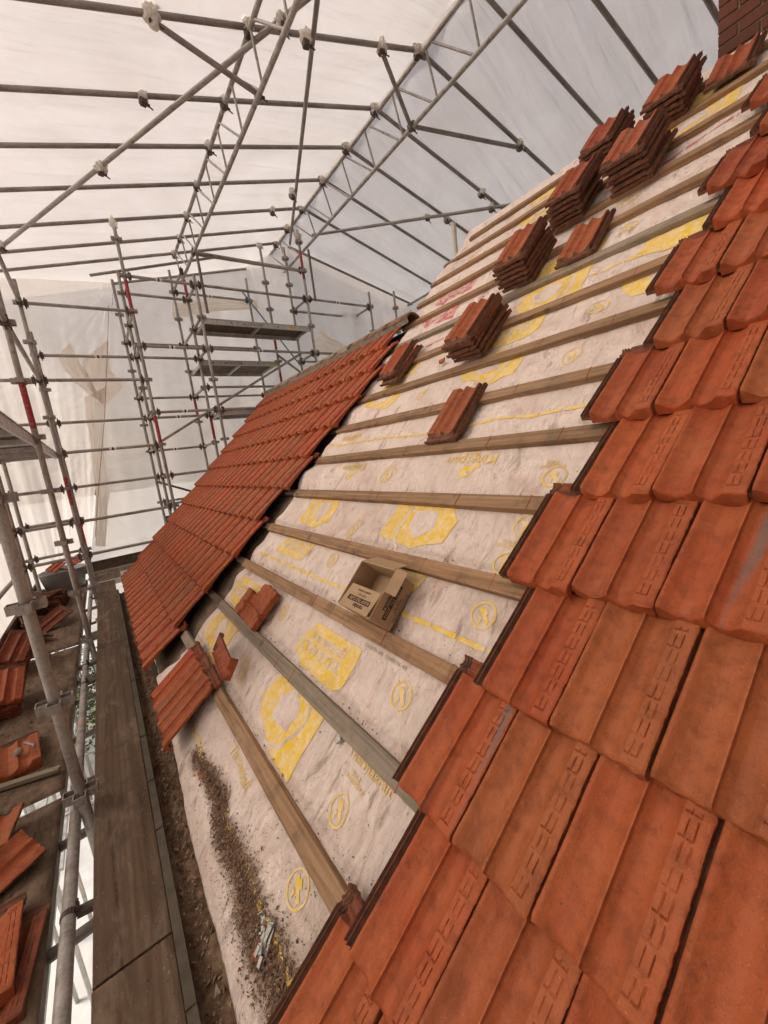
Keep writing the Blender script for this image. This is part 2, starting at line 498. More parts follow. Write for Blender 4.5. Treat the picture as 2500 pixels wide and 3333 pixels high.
class MB:
    """collects boxes, tubes and faces, then links them as one mesh"""
    def __init__(self):
        self.v = []; self.f = []; self.sm = []

    def add(self, V, F, smooth=False):
        b = len(self.v)
        self.v += [tuple(p) for p in V]
        self.f += [tuple(i + b for i in f) for f in F]
        self.sm += [smooth] * len(F)
        return self

    def box(self, lo, hi, mat=None, bev=0.0):
        x0, y0, z0 = lo; x1, y1, z1 = hi
        if bev:
            b = bev
            pts = []
            for sx, sy, sz in [(a, c, d) for a in (0, 1) for c in (0, 1) for d in (0, 1)]:
                X = (x0, x1)[sx]; Y = (y0, y1)[sy]; Z = (z0, z1)[sz]
                dx = b if sx == 0 else -b; dy = b if sy == 0 else -b; dz = b if sz == 0 else -b
                pts += [(X, Y + dy, Z + dz), (X + dx, Y, Z + dz), (X + dx, Y + dy, Z)]
            bm = bmesh.new()
            for p in pts: bm.verts.new(p)
            bmesh.ops.convex_hull(bm, input=bm.verts)
            bm.verts.index_update()
            V = [v.co.copy() for v in bm.verts]; F = [[v.index for v in f.verts] for f in bm.faces]
            bm.free()
        else:
            V = [Vector(p) for p in [(x0, y0, z0), (x1, y0, z0), (x1, y1, z0), (x0, y1, z0), (x0, y0, z1), (x1, y0, z1), (x1, y1, z1), (x0, y1, z1)]]
            F = [(0, 3, 2, 1), (4, 5, 6, 7), (0, 1, 5, 4), (1, 2, 6, 5), (2, 3, 7, 6), (3, 0, 4, 7)]
        if mat is not None:
            V = [mat @ Vector(p) for p in V]
        return self.add(V, F)

    def tube(self, p, q, r=0.0242, n=14, r2=None, hollow=0.0):
        p = Vector(p); q = Vector(q)
        r2 = r if r2 is None else r2
        d = (q - p).normalized()
        a = d.orthogonal().normalized(); b = d.cross(a)
        ring = [a * math.cos(2 * math.pi * i / n) + b * math.sin(2 * math.pi * i / n) for i in range(n)]
        V = [p + c * r for c in ring] + [q + c * r2 for c in ring]
        F = [(i, (i + 1) % n, n + (i + 1) % n, n + i) for i in range(n)]
        self.add(V, F, True)
        if hollow:
            V2 = []
            for (e, rr, s) in ((p, r, 1), (q, r2, -1)):
                V2 = [e + c * rr for c in ring] + [e + c * (rr - hollow) for c in ring] + [e + d * s * 0.06 + c * (rr - hollow) for c in ring]
                F2 = []
                for i in range(n):
                    j = (i + 1) % n
                    F2 += [(i, n + i, n + j, j), (n + i, 2 * n + i, 2 * n + j, n + j)]
                F2.append(tuple(range(2 * n, 3 * n)))
                self.add(V2, F2)
        else:
            self.add([p + c * r for c in ring], [tuple(range(n))[::-1]])
            self.add([q + c * r2 for c in ring], [tuple(range(n))])
        return self

    def mesh(self, name, mats, midx=None):
        me = bpy.data.meshes.new(name)
        me.from_pydata(self.v, [], self.f)
        for m in (mats if isinstance(mats, (list, tuple)) else [mats]):
            me.materials.append(m)
        me.polygons.foreach_set('use_smooth', np.array(self.sm, bool))
        if midx is not None:
            me.polygons.foreach_set('material_index', np.asarray(midx, np.int32))
        me.update()
        return me

    def build(self, name, mat, parent=None, loc=None, rot=None):
        return obj(name, self.mesh(name, mat), parent, loc, rot)


def tube_obj(name, p, q, mat, parent=None, r=0.0242, n=14, hollow=0.004):
    """a tube whose origin is its first end and whose own z runs along it"""
    p = Vector(p); q = Vector(q); d = q - p
    mb = MB().tube((0, 0, 0), (0, 0, d.length), r, n, hollow=hollow)
    o = mb.build(name, mat)
    o.location = p
    o.rotation_euler = d.to_track_quat('Z', 'Y').to_euler()
    if parent is not None:
        o.parent = parent
    return o


def blob_mesh(name, r, mat, seed, squash=(1, 1, 1), sub=3, amp=0.35):
    bm = bmesh.new()
    bmesh.ops.create_icosphere(bm, subdivisions=sub, radius=1.0)
    rr = random.Random(seed)
    ph = [rr.uniform(0, 9) for _ in range(6)]
    for v in bm.verts:
        p = v.co.copy()
        k = 1 + amp * 0.5 * math.sin(3 * p.x + ph[0]) * math.sin(4 * p.y + ph[1]) + amp * 0.45 * math.sin(7 * p.z + ph[2] + 3 * p.x) * math.sin(6 * p.y + ph[3]) + amp * rr.uniform(-0.3, 0.3)
        v.co = Vector((p.x * squash[0], p.y * squash[1], p.z * squash[2])) * r * k
    me = bpy.data.meshes.new(name)
    bm.to_mesh(me); bm.free()
    me.materials.append(mat)
    return me


def text_mesh(body, size, bold=0.0):
    cu = bpy.data.curves.new('txt', 'FONT')
    cu.body = body; cu.size = size; cu.offset = bold; cu.fill_mode = 'FRONT'
    cu.resolution_u = 3
    o = bpy.data.objects.new('txt', cu)
    COL.objects.link(o)
    bpy.context.view_layer.update()
    dg = bpy.context.evaluated_depsgraph_get()
    me = bpy.data.meshes.new_from_object(o.evaluated_get(dg))
    bpy.data.objects.remove(o); bpy.data.curves.remove(cu)
    return me


ORD = ['', 'first', 'second', 'third', 'fourth', 'fifth', 'sixth', 'seventh', 'eighth', 'ninth', 'tenth', 'eleventh', 'twelfth', 'thirteenth', 'fourteenth', 'fifteenth', 'sixteenth']

# ================================================================== THE SETTING
# ground far below the scaffold
gnd = obj('ground', mesh_np('ground', [(-300, -300, -6.6), (300, -300, -6.6), (300, 300, -6.6), (-300, 300, -6.6)], [(0, 1, 2, 3)], M['ground'], smooth=False))
tag(gnd, 'pale concrete ground far below the scaffold boards', 'ground', kind='structure')

# the house under the roof ------------------------------------------------
house = empty('house', (-2, 2.5, -6.6))
tag(house, 'house body under the half stripped roof with old brown felt at the eave', 'house')


def hpart(name, V, F, mat):
    b = Vector((-2, 2.5, -6.6))
    return obj(name, mesh_np(name, [Vector(p) - b for p in V], F, mat, smooth=False), house)


def slope_sheet(name, u0, u1, v0, v1, h, mat, nu=2):
    V = [RP(u0, v0, h), RP(u1, v0, h), RP(u1, v1, h), RP(u0, v1, h)]
    return hpart(name, V, [(0, 1, 2, 3)], mat)


slope_sheet('felt_lining', -6.86, -2.2, -0.12, 11.0, -0.058, M['felt'])
slope_sheet('felt_lining', -3.1, 2.4, -0.2, 16.0, -0.075, M['felt'])
r_lo = RP(0, 11.0, -0.06); r_hi = RP(0, 16.0, -0.075)
back = 7.9
hpart('rear_slope', [(-6.86, r_lo.y, r_lo.z), (-2.2, r_lo.y, r_lo.z), (-2.2, r_lo.y * 2, -1.55), (-6.86, r_lo.y * 2, -1.55)], [(0, 3, 2, 1)], M['felt'])
hpart('rear_slope', [(-3.1, r_hi.y, r_hi.z), (2.4, r_hi.y, r_hi.z), (2.4, back, -1.5), (-3.1, back, -1.5)], [(0, 3, 2, 1)], M['felt'])
hpart('gable_wall', [(-3.02, 0.2, -1.7), (-3.02, r_hi.y, r_hi.z - 0.08), (-3.02, back - 0.1, -1.6)], [(0, 1, 2)], M['wallr'])
hpart('gable_wall', [(-6.8, 0.2, -6.6), (-6.8, 0.2, -1.62), (-6.8, r_lo.y, r_lo.z - 0.08), (-6.8, 5.4, -1.62), (-6.8, 5.4, -6.6)], [(0, 1, 2, 3, 4)], M['wallr'])
hpart('wall', [(-6.8, 0.16, -6.6), (2.4, 0.16, -6.6), (2.4, 0.16, -1.60), (-6.8, 0.16, -1.60)], [(0, 1, 2, 3)], M['wallr'])
fb = MB().box((-6.86, 0.062, -1.80), (2.4, 0.085, -1.507))
fb.v = [tuple(Vector(p) - Vector((-2, 2.5, -6.6))) for p in fb.v]
fb.build('fascia_board', M['oldwood'], house)

# ================================================================== ROOF TILES
TW, TL, TU = 0.2010, 0.41, 0.034      # cover width, length, side underlap


def tile_top(w, l):
    """height of the tile's upper face over its base plane"""
    t = np.zeros_like(w)
    # body: left shoulder, pan, roll with a crease, pan, flat patterned band
    knots = np.array([0.0, 0.004, 0.010, 0.026, 0.046, 0.066, 0.080, 0.0915, 0.095, 0.098, 0.112, 0.130, 0.145, 0.155, 0.196, 0.2010])
    hts = np.array([0.0270, 0.0325, 0.0315, 0.0205, 0.0125, 0.0135, 0.0215, 0.0320, 0.0325, 0.0235, 0.0110, 0.0090, 0.0175, 0.0290, 0.0305, 0.0280])
    t = np.interp(w, knots, hts)
    ul = w < 0
    rib = 0.003 + 0.017 * np.exp(-((w + 0.0225) / 0.0030) ** 2) + 0.011 * np.exp(-((w + 0.0115) / 0.0022) ** 2) + 0.016 * np.exp(-((w + 0.034) / 0.0032) ** 2)
    t = np.where(ul, rib, t)
    # head lap: two cross bars, lower deck
    hd = np.clip((l - 0.352) / 0.01, 0, 1)
    deck = np.minimum(t, 0.009) + 0.008 * np.exp(-((l - 0.372) / 0.0045) ** 2) + 0.012 * np.exp(-((l - 0.403) / 0.006) ** 2)
    t = t * (1 - hd) + deck * hd
    # crease fades out towards the front, front arris is rounded
    pan = np.exp(-((w - 0.047) / 0.026) ** 2) + np.exp(-((w - 0.122) / 0.018) ** 2)
    t = t - np.where(~ul, 0.0085 * np.clip(1 - l / 0.012, 0, 1) ** 2 + 0.0065 * pan * np.clip(1 - l / 0.05, 0, 1) ** 1.6, 0.0)
    return t


def grooves(w, l):
    d = np.zeros_like(w)
    P = 0.0425
    for w0 in (0.163, 0.177):
        on = (l > 0.02) & (l < 0.33)
        ph = (l - 0.02) % P
        d = np.maximum(d, np.where(on & (ph > 0.006) & (ph < P - 0.004), np.clip(1 - np.abs(w - w0 - 0.004) / 0.0017, 0, 1), 0))
        d = np.maximum(d, np.where(on & (w > w0 - 0.006) & (w < w0 + 0.0045), np.clip(1 - np.abs(ph - 0.006) / 0.0022, 0, 1), 0))
    return d * 0.0042


def make_tile(name, ws, ls, seed=0, detail=True, loose=False, gain=1.0):
    W, L = np.meshgrid(ws, ls)              # rows: along the tile
    T = tile_top(W, L)
    if gain != 1.0:
        T = np.where((W > 0) & (L < 0.35), 0.021 + (T - 0.021) * gain, T)
    if detail:
        wear = np.clip(0.95 + 0.5 * vnoise(W * 30 + seed * 5, L * 14, seed + 31), 0.72, 1.0)
        T = T - grooves(W + 0.0008 * vnoise(L * 40, W * 0, seed + 33), L) * wear
        T += 0.0005 * vnoise(W * 120 + seed * 9, L * 90, seed) + 0.0012 * vnoise(W * 18 + seed, L * 12, seed + 3)
    X = W.copy(); Y = L.copy()
    if detail:                               # slightly chipped outline
        X[:, -1] -= np.abs(0.0022 * vnoise(ls * 60, ls * 0 + seed, seed + 5)) + np.where(vnoise(ls * 22, ls * 0 + 3.3, seed + 8) > 0.55, 0.002, 0)
        Y[0, :] += 0.0024 * vnoise(ws * 55, ws * 0 + seed, seed + 6) + 0.0035 * vnoise(ws * 14, ws * 0, seed + 7)
        Y[-1, :] -= np.abs(0.006 * vnoise(ws * 60, ws * 0 + seed, seed + 9))
    B = np.where(W < 0, T * 0 - 0.006, np.maximum(T - 0.0135, -0.006))
    fr = np.clip(1 - L / 0.022, 0, 1)
    B = np.where(W >= 0, B * (1 - np.clip(fr * 3, 0, 1)) + (-0.021) * np.clip(fr * 3, 0, 1), B)
    nl, nw = W.shape
    V = np.concatenate([np.stack([X, Y, T], -1).reshape(-1, 3), np.stack([X, Y, B], -1).reshape(-1, 3)])
    F = []; mi = []
    N = nl * nw
    head = 0.352
    for j in range(nl - 1):
        lm = 0.5 * (ls[j] + ls[j + 1])
        for i in range(nw - 1):
            a = j * nw + i
            wm = 0.5 * (ws[i] + ws[i + 1])
            F.append((a, a + 1, a + nw + 1, a + nw)); mi.append(1 if wm < 0.001 else 2 if lm > head else 0)
            F.append((N + a, N + a + nw, N + a + nw + 1, N + a + 1)); mi.append(1)
    for i in range(nw - 1):
        F.append((i, N + i, N + i + 1, i + 1)); mi.append(0 if 0.5 * (ws[i] + ws[i + 1]) > 0 else 1)
        a = (nl - 1) * nw + i
        F.append((a, a + 1, N + a + 1, N + a)); mi.append(1)
    for j in range(nl - 1):
        a = j * nw
        F.append((a, a + nw, N + a + nw, N + a)); mi.append(1)
        a = j * nw + nw - 1
        F.append((a, N + a, N + a + nw, a + nw)); mi.append(1 if loose else 0)
    me = mesh_np(name, V, F, [M['clayold' if name == 'old_tile' else 'clay'], M['clayd'], M['clayd' if loose else 'clayold']], mi)
    return me


def setsharp(me, ang=0.7):
    bm = bmesh.new(); bm.from_mesh(me)
    for e in bm.edges:
        if len(e.link_faces) == 2 and e.calc_face_angle(0) > ang:
            e.smooth = False
    bm.to_mesh(me); bm.free()


ws_hi = np.concatenate([np.linspace(-TU, -0.0005, 20), np.linspace(0.0005, 0.014, 7)[:-1], np.linspace(0.014, 0.086, 20), np.linspace(0.0885, 0.100, 8), np.linspace(0.104, 0.150, 11), np.linspace(0.152, TW, 32)])
ls_hi = np.concatenate([np.linspace(0, 0.018, 8)[:-1], np.linspace(0.018, 0.34, 120)[:-1], np.linspace(0.34, TL, 24)])
TILE_HI = [make_tile('roof_tile', ws_hi, ls_hi, s) for s in (1, 2, 3, 8, 9)]
TILE_LOOSE = [make_tile('loose_tile', ws_hi[::1], np.concatenate([np.linspace(0, 0.018, 5)[:-1], np.linspace(0.018, 0.34, 60)[:-1], np.linspace(0.34, TL, 18)]), s, True, True) for s in (4, 5)]
TILE_OLD = [make_tile('old_tile', ws_hi, np.concatenate([np.linspace(0, 0.018, 5)[:-1], np.linspace(0.018, 0.34, 60)[:-1], np.linspace(0.34, TL, 18)]), s, True, True) for s in (6, 7)]
ws_lo = np.array([-TU, -0.0265, -0.02, -0.0125, -0.005, -0.0005, 0.0005, 0.006, 0.014, 0.03, 0.052, 0.072, 0.080, 0.0915, 0.095, 0.098, 0.112, 0.13, 0.145, 0.155, 0.175, 0.193, TW])
ls_lo = np.array([0, 0.006, 0.018, 0.18, 0.34, 0.352, 0.362, 0.372, 0.385, 0.403, TL])
TILE_LO = make_tile('roof_tile', ws_lo, ls_lo, 0, False, gain=0.95)
for me_ in TILE_HI + TILE_LOOSE + TILE_OLD + [TILE_LO]:
    setsharp(me_)

Z_FRONT = 0.047
TILT = math.asin(Z_FRONT / TL)
SKEW = 0.055


def lay_tile(me, parent, plain, u, row, zf=Z_FRONT, sx=1.0, jit=0.0, name='roof_tile', dv=0.0):
    """u of the tile body's left edge at its front, row = batten gauge of its front"""
    rot = ROOF @ Matrix.Rotation(-SKEW + random.uniform(-1, 1) * jit * 0.35, 3, 'Z') @ Matrix.Rotation(-math.asin(zf / TL) + random.uniform(-1, 1) * jit * 0.25, 3, 'X') @ Matrix.Rotation(random.uniform(-1, 1) * jit * 0.3, 3, 'Y')
    p = RP(u + random.uniform(-1, 1) * jit * 0.08, row - 0.07 + dv + random.uniform(-1, 1) * jit * 0.5, zf + 0.004)
    o = obj(name, me, parent, p - parent.location, rot)
    if sx != 1.0:
        o.scale = (sx, 1, 1)
    return o


# near field on the right ------------------------------------------------
near_field = empty('tiled_roof', RP(-0.2, 6, 0))
tag(near_field, 'nearest field of re-laid orange clay interlocking tiles on the right', 'tiled roof')
for row in range(0, 14):
    u0 = (-0.82 + 0.0195 * (row - 1)) if row % 2 == 0 else (-0.727 + 0.0205 * (row - 1))
    u = u0; k = 0
    while u < 0.75:
        lay_tile(random.choice(TILE_HI), near_field, row, u, row, jit=0.03)
        u += 0.2055; k += 1

# finished field on the left ----------------------------------------------
far_field = empty('tiled_roof', RP(-5, 5, 0))
tag(far_field, 'finished field of orange clay tiles at the far left below a mortared ridge', 'tiled roof')
URIGHT = [-3.31, -3.36, -3.27, -3.17, -3.23, -3.06, -3.10, -2.97, -2.93, -3.00, -3.10]
for row in range(0, 11):
    u = URIGHT[row] - TW
    verge = -6.93 + 0.003 * row
    while u > verge - 0.03:
        lay_tile(TILE_LO, far_field, row, u, row, jit=0.014, zf=Z_FRONT + (0.02 if row == 0 else 0))
        u -= 0.2055
    rest = u + 0.2055 - verge
    if rest > 0.04:
        lay_tile(TILE_LO, far_field, row, verge, row, jit=0.0, sx=(rest - 0.007) / TW)
# ridge tiles and mortar bed
mb = MB()
for i in range(60):
    ua = -6.95 + i * 0.0665; ub = ua + 0.0665
    d0 = 0.012 * vnoise(i * 0.7, 0.3, 4); d1 = 0.012 * vnoise((i + 1) * 0.7, 0.3, 4)
    a0, a1 = RP(ua, 10.70 + d0, 0.045), RP(ub, 10.70 + d1, 0.045)
    b0, b1 = RP(ua, 10.76 + d0, 0.088), RP(ub, 10.76 + d1, 0.088)
    c0, c1 = RP(ua, 11.1, 0.088), RP(ub, 11.1, 0.088)
    mb.add([a0, a1, b1, b0, c1, c0], [(0, 1, 2, 3), (3, 2, 4, 5)], False)
mb.v = [tuple(Vector(p) - far_field.location) for p in mb.v]
mb.build('mortar_bed', M['mortar'], far_field)
rt_v, rt_f = [], []
nseg = 10
for j, x in enumerate((0.0, 0.035, 0.045, 0.36)):
    for i in range(nseg + 1):
        a = math.radians(-62 + 124 * i / nseg)
        rr = 0.115 + (0.010 if j < 2 else 0.0)
        rt_v.append((x, rr * math.sin(a), rr * math.cos(a) - 0.07))
for j, x in enumerate((0.36, 0.0)):
    for i in range(nseg + 1):
        a = math.radians(-62 + 124 * i / nseg)
        rt_v.append((x, 0.10 * math.sin(a), 0.10 * math.cos(a) - 0.07))
for j in range(5):
    for i in range(nseg):
        a = j * (nseg + 1) + i
        rt_f.append((a, a + nseg + 1, a + nseg + 2, a + 1))
for i in range(nseg):
    rt_f.append((5 * (nseg + 1) + i, i, i + 1, 5 * (nseg + 1) + i + 1))
rt_me = mesh_np('ridge_tile', rt_v, rt_f, M['ridge'], smooth=False)
for i in range(11):
    p = RP(-6.95 + i * 0.362, 11.0, 0.030 + random.uniform(-0.006, 0.006))
    lay = obj('ridge_tile', rt_me, far_field, p - far_field.location, (random.uniform(-0.05, 0.05), random.uniform(-0.02, 0.02), random.uniform(-0.02, 0.02)))

# ================================================================== UNDERLAY
BAT = list(range(1, 16))


def mem_h(u, v):
    u = np.asarray(u, float); v = np.asarray(v, float)
    fr = v - np.floor(v + 0.09)
    e = np.sin(np.pi * np.clip((v + 0.1 - np.floor(v + 0.1)), 0, 1)) ** 1.3
    e = np.where(v < 0.95, np.clip((0.95 - v) / 0.3, 0, 1) * np.clip((v + 0.35) / 0.5, 0.25, 1), e)
    low = np.clip((2.6 - v) / 2.0, 0, 1)
    left = np.clip((-2.35 - u) / 0.6, 0, 1)
    a = vnoise(u * 4.0 + 3, v * 1.1, 11) * 0.016 + vnoise(u * 9.0 + v * 1.7, v * 1.5, 12) * 0.010 + vnoise(u * 17.0 + v * 3.7, v * 2.2, 17) * 0.005
    folds = vnoise(u * 5.5 + v * 0.9, v * 0.45 + 5, 13)
    h = -0.033 + e * (a + low * np.clip((v + 0.1) / 0.7, 0, 1) * (0.034 * np.maximum(folds, -0.3) + 0.004) + left * (0.020 * vnoise(u * 5, v * 2.2, 14) + 0.014))
    crease = (1 - np.abs(vnoise(u * 3.1 + v * 0.55 + 9, v * 0.9 - u * 1.2, 18))) ** 7 * 0.011 + (1 - np.abs(vnoise(u * 6.3 - v * 0.9, v * 1.6 + u * 0.8 + 4, 19))) ** 8 * 0.006
    h = h + np.where(v > -0.1, e, 0.3) * crease
    h = h + 0.0016 * vnoise(u * 26 + v * 3, v * 9, 15) + 0.0009 * vnoise(u * 60, v * 20, 16)
    edge = np.clip((-0.02 - v) / 0.45, 0, 1)
    h = h - 0.045 * edge ** 2
    return h


def mem_left(v):
    return -3.06 - 0.02 * np.clip(v - 9, 0, 6) + 0.035 * np.sin(v * 3.1) + 0.04 * vnoise(v * 1.3, 0.5, 21) - 0.10 * np.clip(1.6 - v, 0, 2) ** 1.2 * 0.9


def mem_bottom(u):
    return np.interp(u, [-3.6, -3.29, -2.46, -1.8, -1.23, -1.0, 0.0, 0.9], [-0.12, -0.16, -0.24, -0.40, -0.46, -0.48, -0.48, -0.48]) + 0.015 * vnoise(u * 6, 0.2, 33)


nu, nv = 330, 440
tt = np.linspace(0, 1, nu); ss = np.linspace(0, 1, nv)
VV = np.zeros((nv, nu)); UU = np.zeros((nv, nu))
for j, s_ in enumerate(ss):
    vv = -0.48 + s_ * (15.95 + 0.48)
    ul = mem_left(vv)
    UU[j] = ul + (0.95 - ul) * tt
    VV[j] = vv
mbot = mem_bottom(UU)
VV = np.where(VV < 0.6, mbot + (VV + 0.48) / 1.08 * (0.6 - mbot), VV)
HH = mem_h(UU, VV)
under_loc = RP(-1.5, 4, -0.03)
PW = np.stack([UU, np.zeros_like(UU), np.zeros_like(UU)], -1)
sy = VV * G + V0; hh = HH - S_D
PW[..., 1] = sy * RS.y + hh * RN.y
PW[..., 2] = sy * RS.z + hh * RN.z
# local coordinates in the roof frame so textures run along it
LX = UU - (-1.5); LY = (VV - 4) * G; LZ = HH + 0.03
Vv = np.stack([LX, LY, LZ], -1).reshape(-1, 3)
Ff = [(j * nu + i, j * nu + i + 1, (j + 1) * nu + i + 1, (j + 1) * nu + i) for j in range(nv - 1) for i in range(nu - 1)]
underlay = obj('roof_underlay', mesh_np('roof_underlay', Vv, Ff, M['under']), None, under_loc, ROOF)
PATH = np.array([(-2.13, 0.06), (-1.95, 0.22), (-1.8, 0.29), (-1.69, 0.27), (-1.60, 0.15), (-1.52, 0.13), (-1.44, 0.17), (-1.3, 0.17), (-1.22, 0.1), (-1.12, 0.09), (-1.02, 0.12), (-0.92, 0.16)])
dmin = np.full(UU.shape, 9.0)
for i in range(len(PATH) - 1):
    a_, b_ = PATH[i], PATH[i + 1]
    for f_ in np.linspace(0, 1, 6):
        c_ = a_ * (1 - f_) + b_ * f_
        wd_ = 0.06 + 0.075 * (i + f_) / len(PATH)
        dmin = np.minimum(dmin, np.hypot((UU - c_[0]), (VV - c_[1]) * G * 1.1) / wd_)
dust = np.clip(1.25 - dmin * 0.9, 0, 1)
dust = np.maximum(dust, np.clip(1.2 - np.hypot((UU + 0.75) / 0.55, (VV - 0.35) / 1.0), 0, 1) * 0.65)
for i in (1, 2, 3, 4):
    dust = np.maximum(dust, np.clip(1 - np.abs(VV - i - 0.10) / 0.13, 0, 1) * 0.55 * (vnoise(UU * 3, VV * 0 + i, 71 + i) > -0.2))
att = underlay.data.attributes.new('dust', 'FLOAT', 'POINT')
att.data.foreach_set('value', dust.reshape(-1).astype(np.float32))
so = underlay.modifiers.new('thickness', 'SOLIDIFY'); so.thickness = 0.0012; so.offset = -1
tag(underlay, 'dusty white roof underlay sheet printed in yellow and crimson', 'underlay')


def conform(name, bm, mat, off=0.0024, fn=None, step=0.02):
    """bm holds a flat figure in (u metres, v metres); cut it fine, lay it on the sheet, make it a part of the underlay"""
    vs = [v.co for v in bm.verts]
    if not vs:
        bm.free(); return None
    x0 = min(c.x for c in vs); x1 = max(c.x for c in vs); y0 = min(c.y for c in vs); y1 = max(c.y for c in vs)
    x = math.floor(x0 / step) * step + step
    while x < x1:
        bmesh.ops.bisect_plane(bm, geom=bm.verts[:] + bm.edges[:] + bm.faces[:], plane_co=(x, 0, 0), plane_no=(1, 0, 0)); x += step
    y = math.floor(y0 / step) * step + step
    while y < y1:
        bmesh.ops.bisect_plane(bm, geom=bm.verts[:] + bm.edges[:] + bm.faces[:], plane_co=(0, y, 0), plane_no=(0, 1, 0)); y += step
    co = np.array([v.co[:] for v in bm.verts])
    h = mem_h(co[:, 0], co[:, 1] / G)
    for v, hh_ in zip(bm.verts, h):
        v.co = Vector((v.co.x + 1.5, v.co.y - 4 * G, hh_ + 0.03 + off))
    me = bpy.data.meshes.new(name); bm.to_mesh(me); bm.free()
    me.materials.append(mat)
    me.polygons.foreach_set('use_smooth', np.ones(len(me.polygons), bool))
    return obj(name, me, underlay)


def flip(p, c, rot):
    return (2 * c[0] - p[0], 2 * c[1] - p[1]) if rot else p


def poly(name, pts, mat, off=0.0024):
    bm = bmesh.new()
    bm.faces.new([bm.verts.new((a, b * G, 0)) for a, b in pts])
    bmesh.ops.triangulate(bm, faces=bm.faces[:])
    for f in bm.faces:
        if f.normal.z < 0: f.normal_flip()
    return conform(name, bm, mat, off)


def ring(name, u, v, r0, r1, mat, a0=0, a1=360, off=0.0024, sx=1.0):
    bm = bmesh.new()
    n = max(8, int(abs(a1 - a0) / 12))
    A = [bm.verts.new((u + sx * r0 * math.cos(math.radians(a0 + (a1 - a0) * i / n)), v * G + r0 * math.sin(math.radians(a0 + (a1 - a0) * i / n)), 0)) for i in range(n + 1)]
    B = [bm.verts.new((u + sx * r1 * math.cos(math.radians(a0 + (a1 - a0) * i / n)), v * G + r1 * math.sin(math.radians(a0 + (a1 - a0) * i / n)), 0)) for i in range(n + 1)]
    for i in range(n):
        bm.faces.new((A[i], B[i], B[i + 1], A[i + 1]))
    return conform(name, bm, mat, off)


def text(body, u, v, size, mat, rot=0.0, off=0.0036, bold=0.0, name='printed_text', sx=1.0):
    me = text_mesh(body, size, bold)
    bm = bmesh.new(); bm.from_mesh(me); bpy.data.meshes.remove(me)
    R = Matrix.Rotation(rot, 4, 'Z')
    for w in bm.verts:
        p = R @ Vector((w.co.x * sx, w.co.y, 0))
        w.co = Vector((p.x + u, p.y + v * G, 0))
    return conform(name, bm, mat, off)


def logo(u, v, mat, rot=False, w=0.46, top=0.65, txt=True):
    """the brand panel: lettered block over a swoosh and a house outline. (u, v): its upper left corner when upright"""
    s = -1 if rot else 1
    Q = lambda x, y: (u + s * x, v + s * y)
    poly('printed_logo', [Q(0.06, 0), Q(w, 0), Q(w, -0.52), Q(w - 0.05, -0.60), Q(0.12, -0.60), Q(0.0, -0.45), Q(0.02, -0.2)], mat)
    if txt:
        r = math.pi if rot else 0
        a = Q(0.05, -0.23); text('Thermakraft', a[0], a[1], 0.066, M['under'], r, bold=0.001)
        a = Q(0.03, -0.42); text('COVERTEK', a[0], a[1], 0.072, M['under'], r, bold=0.001)
    # swoosh panel below
    poly('printed_logo', [Q(0.02, -0.86), Q(0.20, -0.70), Q(w, -0.80), Q(w, -1.62), Q(0.30, -1.62), Q(0.06, -1.42), Q(0.0, -1.2)], mat)
    c = Q(0.20, -1.08)
    a0, a1 = (-95, 60) if not rot else (85, 240)
    ring('printed_arc', c[0], c[1], 0.158, 0.174, M['under'], a0, a1, 0.0036)
    poly('printed_house', [Q(0.12, -1.06), Q(0.20, -0.84), Q(0.30, -1.02), Q(0.30, -1.30), Q(0.14, -1.34)], M['under'], 0.0036)


def icon(u, v, mat, r=0.05):
    ring('printed_icon', u, v, r * 0.86, r, mat)
    poly('printed_icon', [(u - r * 0.55, v + 0.05), (u - r * 0.35, v + 0.085), (u + r * 0.6, v - 0.05), (u + r * 0.45, v - 0.09)], mat)
    poly('printed_icon', [(u - r * 0.1, v + 0.09), (u + r * 0.3, v + 0.03), (u + r * 0.15, v + 0.0), (u - r * 0.15, v + 0.03)], mat)
    poly('printed_icon', [(u - r * 0.4, v - 0.02), (u - r * 0.05, v - 0.03), (u - r * 0.15, v - 0.1)], mat)


def dashes(v, ua, ub, mat, L=0.105, gap=0.012, hgt=0.055):
    u = ua
    while u < ub:
        e = min(u + L, ub)
        poly('printed_dash', [(u, v), (e, v), (e, v + hgt), (u, v + hgt)], mat)
        u += L + gap


Y_, C_ = M['yel'], M['crim']
dashes(0.21, -2.95, -0.85, Y_); dashes(3.23, -2.90, -0.72, Y_); dashes(6.36, -3.02, -0.70, Y_); dashes(9.40, -1.55, -0.62, Y_)
dashes(9.45, -2.75, -1.95, C_); dashes(12.48, -1.40, -0.55, C_, hgt=0.07)
logo(-1.81, 2.66, Y_); logo(-2.98, 2.66, Y_)
logo(-2.23, 3.42, Y_, True); logo(-1.19, 3.42, Y_, True)
logo(-1.78, 8.98, Y_); logo(-2.87, 8.98, Y_, txt=False)
logo(-2.84, 11.95, C_); logo(-1.62, 10.6, Y_, txt=False)
logo(-0.92, 9.95, Y_, txt=False); logo(-2.25, 14.95, Y_, txt=False); logo(-1.2, 14.75, Y_, txt=False)
for (a, b) in [(-1.95, 3.62), (-1.95, 4.22), (-2.12, 2.5), (-2.16, 1.35), (-0.86, 3.57), (-1.03, 2.49), (-1.9, 5.36), (-0.83, 5.34), (-0.86, 4.66), (-0.87, 4.18),
               (-2.09, 7.52), (-1.05, 10.53), (-1.06, 1.31), (-1.06, 0.62), (-1.02, 7.5), (-1.0, 8.5), (-1.15, 11.6), (-2.72, 13.4)]:
    icon(a, b, Y_)
icon(-2.1, 10.62, C_)
